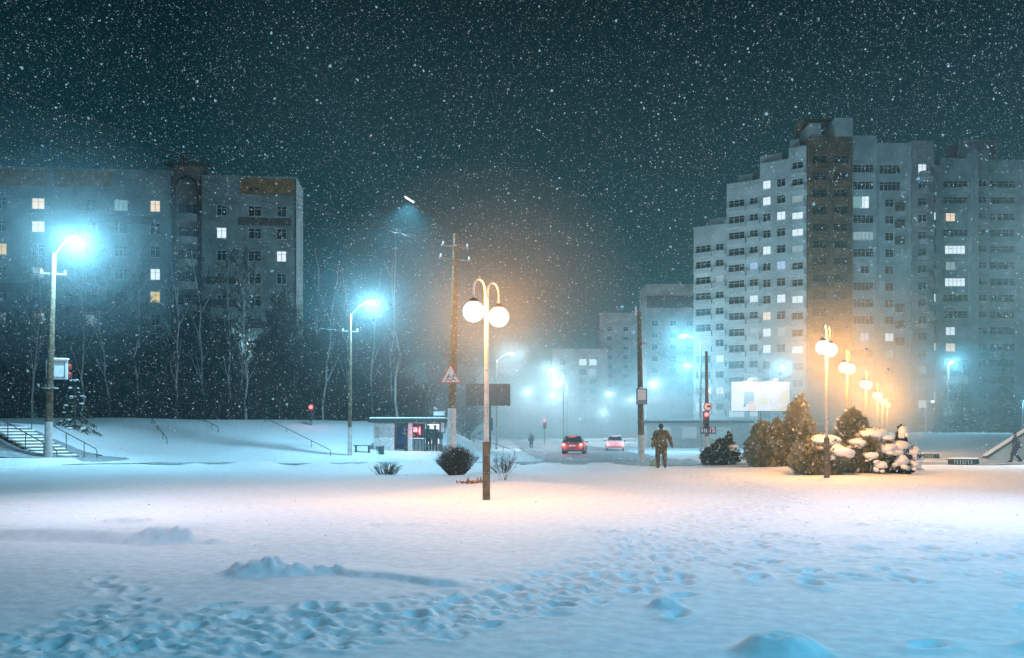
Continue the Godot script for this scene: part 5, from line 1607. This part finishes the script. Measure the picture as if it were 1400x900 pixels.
# ---------------------------------------------------------------- people
func nets(b: MB, bones: Array, s: float, k: float, xf: Transform3D, tint: Callable) -> void:
	# smooth union of tapered capsules, meshed as surface nets. bone: [a, b, ra, rb]
	var lo := Vector3.ONE * 1e9
	var hi := -lo
	for q in bones:
		var r: float = maxf(q[2], q[3]) + 2.0 * s
		lo = lo.min(q[0] - Vector3.ONE * r).min(q[1] - Vector3.ONE * r)
		hi = hi.max(q[0] + Vector3.ONE * r).max(q[1] + Vector3.ONE * r)
	var nx := int((hi.x - lo.x) / s) + 2
	var ny := int((hi.y - lo.y) / s) + 2
	var nz := int((hi.z - lo.z) / s) + 2
	var f := PackedFloat32Array()
	f.resize(nx * ny * nz)
	f.fill(1.0)
	for q in bones:
		var a: Vector3 = q[0]
		var ab: Vector3 = q[1] - a
		var l2 := maxf(ab.length_squared(), 1e-9)
		var rr: float = maxf(q[2], q[3]) + k + 1.5 * s
		var b0 := (a.min(q[1]) - Vector3.ONE * rr - lo) / s
		var b1 := (a.max(q[1]) + Vector3.ONE * rr - lo) / s
		for z in range(maxi(int(b0.z), 0), mini(int(b1.z) + 1, nz - 1) + 1):
			for y in range(maxi(int(b0.y), 0), mini(int(b1.y) + 1, ny - 1) + 1):
				for x in range(maxi(int(b0.x), 0), mini(int(b1.x) + 1, nx - 1) + 1):
					var p := lo + Vector3(x, y, z) * s - a
					var t := clampf(p.dot(ab) / l2, 0.0, 1.0)
					var d: float = (p - ab * t).length() - lerpf(q[2], q[3], t)
					var id := (z * ny + y) * nx + x
					var h := clampf(0.5 + 0.5 * (f[id] - d) / k, 0.0, 1.0)
					f[id] = lerpf(f[id], d, h) - k * h * (1.0 - h)
	var at := {}
	var first := b.v.size()
	var step := [0, 1, nx, nx + 1, nx * ny, nx * ny + 1, nx * ny + nx, nx * ny + nx + 1]
	for z in nz - 1:
		for y in ny - 1:
			for x in nx - 1:
				var id := (z * ny + y) * nx + x
				var neg := 0
				for c in 8:
					if f[id + step[c]] < 0.0:
						neg += 1
				if neg == 0 or neg == 8:
					continue
				var sum := Vector3.ZERO
				var cnt := 0
				for c in 8:
					for ax in 3:
						var c2 := c | (1 << ax)
						if c2 == c:
							continue
						var f0 := f[id + step[c]]
						var f1 := f[id + step[c2]]
						if (f0 < 0.0) != (f1 < 0.0):
							var t := f0 / (f0 - f1)
							var p0 := Vector3(c & 1, (c >> 1) & 1, (c >> 2) & 1)
							var p1 := Vector3(c2 & 1, (c2 >> 1) & 1, (c2 >> 2) & 1)
							sum += p0.lerp(p1, t)
							cnt += 1
				var p := lo + (Vector3(x, y, z) + sum / cnt) * s
				at[id] = b.v.size()
				b.v.append(xf * p); b.n.append(Vector3.ZERO); b.c.append(tint.call(p)); b.uv.append(Vector2.ZERO)
	for id in at.keys():
		var x: int = id % nx
		var y: int = (id / nx) % ny
		var z: int = id / (nx * ny)
		for ax in 3:
			var e: int = id + [1, nx, nx * ny][ax]
			if (f[id] < 0.0) == (f[e] < 0.0):
				continue
			var u: int = [nx, nx * ny, 1][ax]
			var w: int = [nx * ny, 1, nx][ax]
			if not (at.has(id - u) and at.has(id - w) and at.has(id - u - w)):
				continue
			var q := [at[id], at[id - u], at[id - u - w], at[id - w]]
			if f[id] < 0.0:
				q = [at[id], at[id - w], at[id - u - w], at[id - u]]
			# q runs clockwise seen from outside
			b.ix.append_array(PackedInt32Array([q[0], q[1], q[2], q[0], q[2], q[3]]))
			var nn := (b.v[q[2]] - b.v[q[0]]).cross(b.v[q[1]] - b.v[q[0]]) + (b.v[q[3]] - b.v[q[0]]).cross(b.v[q[2]] - b.v[q[0]])
			for i in q:
				b.n[i] += nn
	for i in range(first, b.v.size()):
		b.n[i] = b.n[i].normalized()

func hand_bones(wrist: Vector3, down: Vector3, fwd: Vector3, side: float) -> Array:
	# relaxed hand: palm and five curled fingers
	var across := down.cross(fwd).normalized()
	var palm := wrist + down * 0.09
	var out := [[wrist, palm, 0.028, 0.034]]
	for i in 4:
		var o := fwd * (0.030 - 0.020 * i)
		var l: float = [0.072, 0.080, 0.075, 0.058][i]
		var a := palm + o - down * 0.01
		var m := a + down * l * 0.55
		out.append([palm + o * 0.6 - down * 0.04, a, 0.014, 0.010])
		out.append([a, m, 0.0095, 0.009])
		out.append([m, m + (down * 0.75 - across * side * 0.6).normalized() * l * 0.5, 0.009, 0.0078])
	var t := wrist + down * 0.035 + fwd * 0.022
	out.append([t, t + (fwd * 0.8 + down * 0.7).normalized() * 0.045, 0.013, 0.011])
	out.append([t + (fwd * 0.8 + down * 0.7).normalized() * 0.045, t + (fwd * 0.8 + down * 0.7).normalized() * 0.045 + down * 0.035, 0.011, 0.009])
	return out

func person(label: String, at: Vector3, turn: float, pose: Dictionary, tint: Callable, head_tint: Callable, glove: Color, m: Material, bulk := 1.0) -> void:
	var o := thing("person", label, "person", at, turn)
	var b := MB.new()
	b.colored = true
	var P := {"hip": Vector3(0, 0.95, 0), "chest": Vector3(0, 1.30, -0.02), "neck": Vector3(0, 1.50, -0.03), "head": Vector3(0, 1.66, -0.05),
		"kl": Vector3(-0.12, 0.50, -0.05), "al": Vector3(-0.12, 0.09, 0.0), "kr": Vector3(0.12, 0.50, -0.03), "ar": Vector3(0.12, 0.09, 0.02),
		"el": Vector3(-0.30, 1.16, 0.03), "wl": Vector3(-0.31, 0.90, -0.02), "er": Vector3(0.30, 1.16, 0.03), "wr": Vector3(0.31, 0.90, -0.02)}
	P.merge(pose, true)
	var k := bulk
	var bones := [[P.hip, P.chest, 0.165 * k, 0.175 * k], [P.hip + Vector3(-0.07, -0.02, 0), P.hip + Vector3(0.07, -0.02, 0), 0.15 * k, 0.15 * k],
		[P.chest + Vector3(-0.15, 0.10, 0), P.chest + Vector3(0.15, 0.10, 0), 0.10 * k, 0.10 * k], [P.chest, P.neck, 0.14 * k, 0.07], [P.neck, P.head + Vector3(0, -0.05, 0), 0.062, 0.065]]
	for s in ["l", "r"]:
		var g := -1.0 if s == "l" else 1.0
		var hip: Vector3 = P.hip + Vector3(g * 0.095, -0.04, 0)
		var sh: Vector3 = P.chest + Vector3(g * 0.20, 0.13, 0.0)
		bones.append([hip, P["k" + s], 0.115 * k, 0.082 * k])
		bones.append([P["k" + s], P["a" + s], 0.080 * k, 0.062 * k])
		var toe: Vector3 = P.get("t" + s, P["a" + s] + Vector3(g * 0.02, -0.045, -0.17))
		bones.append([P["a" + s] + Vector3(0, -0.035, 0.03), toe, 0.052, 0.040])
		bones.append([sh, P["e" + s], 0.082 * k, 0.066 * k])
		bones.append([P["e" + s], P["w" + s], 0.064 * k, 0.050 * k])
	nets(b, bones, 0.026, 0.05, Transform3D(), tint)
	var h: Vector3 = P.head
	nets(b, [[h + Vector3(0, 0.02, 0.012), h + Vector3(0, 0.035, -0.01), 0.092, 0.090], [h + Vector3(0, -0.03, -0.03), h + Vector3(0, -0.075, -0.055), 0.070, 0.045], [h + Vector3(0, 0.0, -0.10), h + Vector3(0, -0.03, -0.122), 0.010, 0.016], [h + Vector3(-0.035, 0.01, -0.085), h + Vector3(0.035, 0.01, -0.085), 0.014, 0.014], [h + Vector3(-0.02, -0.06, -0.095), h + Vector3(0.02, -0.06, -0.095), 0.008, 0.008], [h + Vector3(-0.092, -0.01, 0.0), h + Vector3(-0.095, 0.015, 0.01), 0.014, 0.017], [h + Vector3(0.092, -0.01, 0.0), h + Vector3(0.095, 0.015, 0.01), 0.014, 0.017]], 0.011, 0.02, Transform3D(), head_tint)
	for s in ["l", "r"]:
		if P.has("hide" + s):
			continue
		var w: Vector3 = P["w" + s]
		var d: Vector3 = (w - P["e" + s]).normalized()
		nets(b, hand_bones(w - d * 0.01, d, Vector3(0, 0, -1).slide(d).normalized(), -1.0 if s == "l" else 1.0), 0.0065, 0.008, Transform3D(), func(_p): return glove)
	part("body", b.done(), m, o)

func make_people() -> void:
	var cloth := mat("clothing", 1, 1, 1, 0.9)
	cloth.vertex_color_use_as_albedo = true
	var skin := Color(0.42, 0.24, 0.16)
	var patch := FastNoiseLite.new()
	patch.seed = 5; patch.frequency = 1.0; patch.fractal_octaves = 2
	var camo := func(p: Vector3) -> Color:
		if p.y < 0.13 or (p.y < 0.24 and p.z > 0.2):
			return Color(0.10, 0.07, 0.05)
		var a := patch.get_noise_3dv(p * 7.0)
		var e := patch.get_noise_3dv(p * 13.0 + Vector3.ONE * 5.0)
		if e > 0.30:
			return Color(0.24, 0.19, 0.11)
		if a > 0.12:
			return Color(0.035, 0.030, 0.022)
		if a < -0.22:
			return Color(0.12, 0.12, 0.05)
		return Color(0.075, 0.075, 0.035)
	var cap := func(p: Vector3) -> Color:
		if p.y > 1.69 or (p.z > -0.03 and p.y > 1.585):
			return Color(0.035, 0.033, 0.025)
		return Color(0.42, 0.24, 0.16)
	person("person in a camouflage jacket and trousers walking away through the snow", at_ground(5.95, -35.0, -0.02), deg_to_rad(-6.0),
		{"kl": Vector3(-0.13, 0.50, -0.07), "al": Vector3(-0.12, 0.09, -0.06), "kr": Vector3(0.13, 0.49, -0.02), "ar": Vector3(0.13, 0.17, 0.24), "tr": Vector3(0.15, 0.05, 0.15), "el": Vector3(-0.31, 1.16, 0.06), "wl": Vector3(-0.33, 0.90, 0.0), "er": Vector3(0.34, 1.18, 0.08), "wr": Vector3(0.41, 0.94, 0.06), "head": Vector3(0.0, 1.665, -0.05)},
		camo, cap, Color(0.20, 0.13, 0.09), cloth, 1.2)
	var plain := func(top: Color, low: Color) -> Callable:
		return func(p: Vector3) -> Color: return Color(0.03, 0.03, 0.03) if p.y < 0.12 else (low if p.y < 0.84 else top)
	var hat := func(c: Color) -> Callable:
		return func(p: Vector3) -> Color: return c if p.y > 1.68 or p.z > -0.02 else skin
	person("person in a dark coat waiting at the left of the pair by the light box", at_ground(-5.95, -62.6), deg_to_rad(20.0), {"hidel": true, "hider": true, "wl": Vector3(-0.2, 0.98, -0.12), "wr": Vector3(0.2, 0.98, -0.12)}, plain.call(Color(0.05, 0.055, 0.06), Color(0.03, 0.03, 0.035)), hat.call(Color(0.04, 0.04, 0.045)), Color(0.03, 0.03, 0.03), cloth, 1.05)
	person("taller person in a padded coat waiting right of the other by the light box", at_ground(-5.50, -62.5), deg_to_rad(-15.0), {"hidel": true, "hider": true, "wl": Vector3(-0.22, 1.0, -0.14), "wr": Vector3(0.24, 0.98, -0.12), "head": Vector3(0, 1.70, -0.05)}, plain.call(Color(0.035, 0.05, 0.05), Color(0.025, 0.025, 0.03)), hat.call(Color(0.03, 0.03, 0.035)), Color(0.03, 0.03, 0.03), cloth, 1.15)
	person("person in a dark blue coat walking at the foot of the ramp wall", at_ground(30.15, -52.5), deg_to_rad(70.0), {"el": Vector3(-0.28, 1.17, 0.12), "wl": Vector3(-0.28, 0.95, 0.18), "kr": Vector3(0.12, 0.5, -0.16), "ar": Vector3(0.12, 0.09, -0.22), "al": Vector3(-0.12, 0.12, 0.24)}, plain.call(Color(0.02, 0.035, 0.06), Color(0.025, 0.03, 0.05)), hat.call(Color(0.03, 0.03, 0.04)), Color(0.03, 0.03, 0.03), cloth, 1.12)
	person("person standing far off beside the side road in the haze", at_ground(2.2, -100.0), 0.4, {"hidel": true, "hider": true}, plain.call(Color(0.06, 0.08, 0.10), Color(0.05, 0.06, 0.08)), hat.call(Color(0.05, 0.05, 0.06)), Color(0.03, 0.03, 0.03), cloth, 1.1)

# ---------------------------------------------------------------- falling snow
func make_snowfall() -> void:
	var b := MB.new()
	# one ragged flake: crossed lens shapes, unit size
	var top := Vector3(0, 0.32, 0)
	var ring := []
	for i in 6:
		var a := TAU * i / 6.0
		var r: float = [0.5, 0.36, 0.48, 0.4, 0.52, 0.34][i]
		ring.append(Vector3(cos(a) * r, [0.05, -0.06, 0.02, 0.08, -0.05, 0.0][i], sin(a) * r))
	for i in 6:
		var k := (i + 1) % 6
		b.tri(top, ring[k], ring[i])
		b.tri(-top, ring[i], ring[k])
	var flake := b.done()
	var mm := MultiMesh.new()
	mm.transform_format = MultiMesh.TRANSFORM_3D
	mm.mesh = flake
	var places: Array[Transform3D] = []
	# an even fall through the whole square; the air right round the viewpoint is left clear
	for i in 520000:
		var near := i < 400000
		var p := Vector3(rng.randf_range(-23.0, 23.0), rng.randf_range(0.0, 19.0), rng.randf_range(-36.0, 1.0))
		if not near:
			p = Vector3(rng.randf_range(-52.0, 52.0), rng.randf_range(0.0, 46.0), rng.randf_range(-85.0, -25.0))
		if p.distance_to(Vector3(0, 1.5, 0)) < (9.0 if p.y < 1.6 else 4.5) or p.y < land(p.x, p.z):
			continue
		var s := 0.007 + 0.019 * pow(rng.randf(), 3.5)
		var bs := Basis(Quaternion(Vector3(rng.randfn(), rng.randfn(), rng.randfn()).normalized(), rng.randf() * TAU)).scaled(Vector3(s, s, s))
		places.append(Transform3D(bs, p))
	mm.instance_count = places.size()
	for i in places.size():
		mm.set_instance_transform(i, places[i])
	var o := MultiMeshInstance3D.new()
	o.name = "falling_snow"
	o.multimesh = mm
	o.material_override = M.flake
	add_child(o)
	stuff(o, "dense snowflakes falling through the lamplight over the square", "snow")
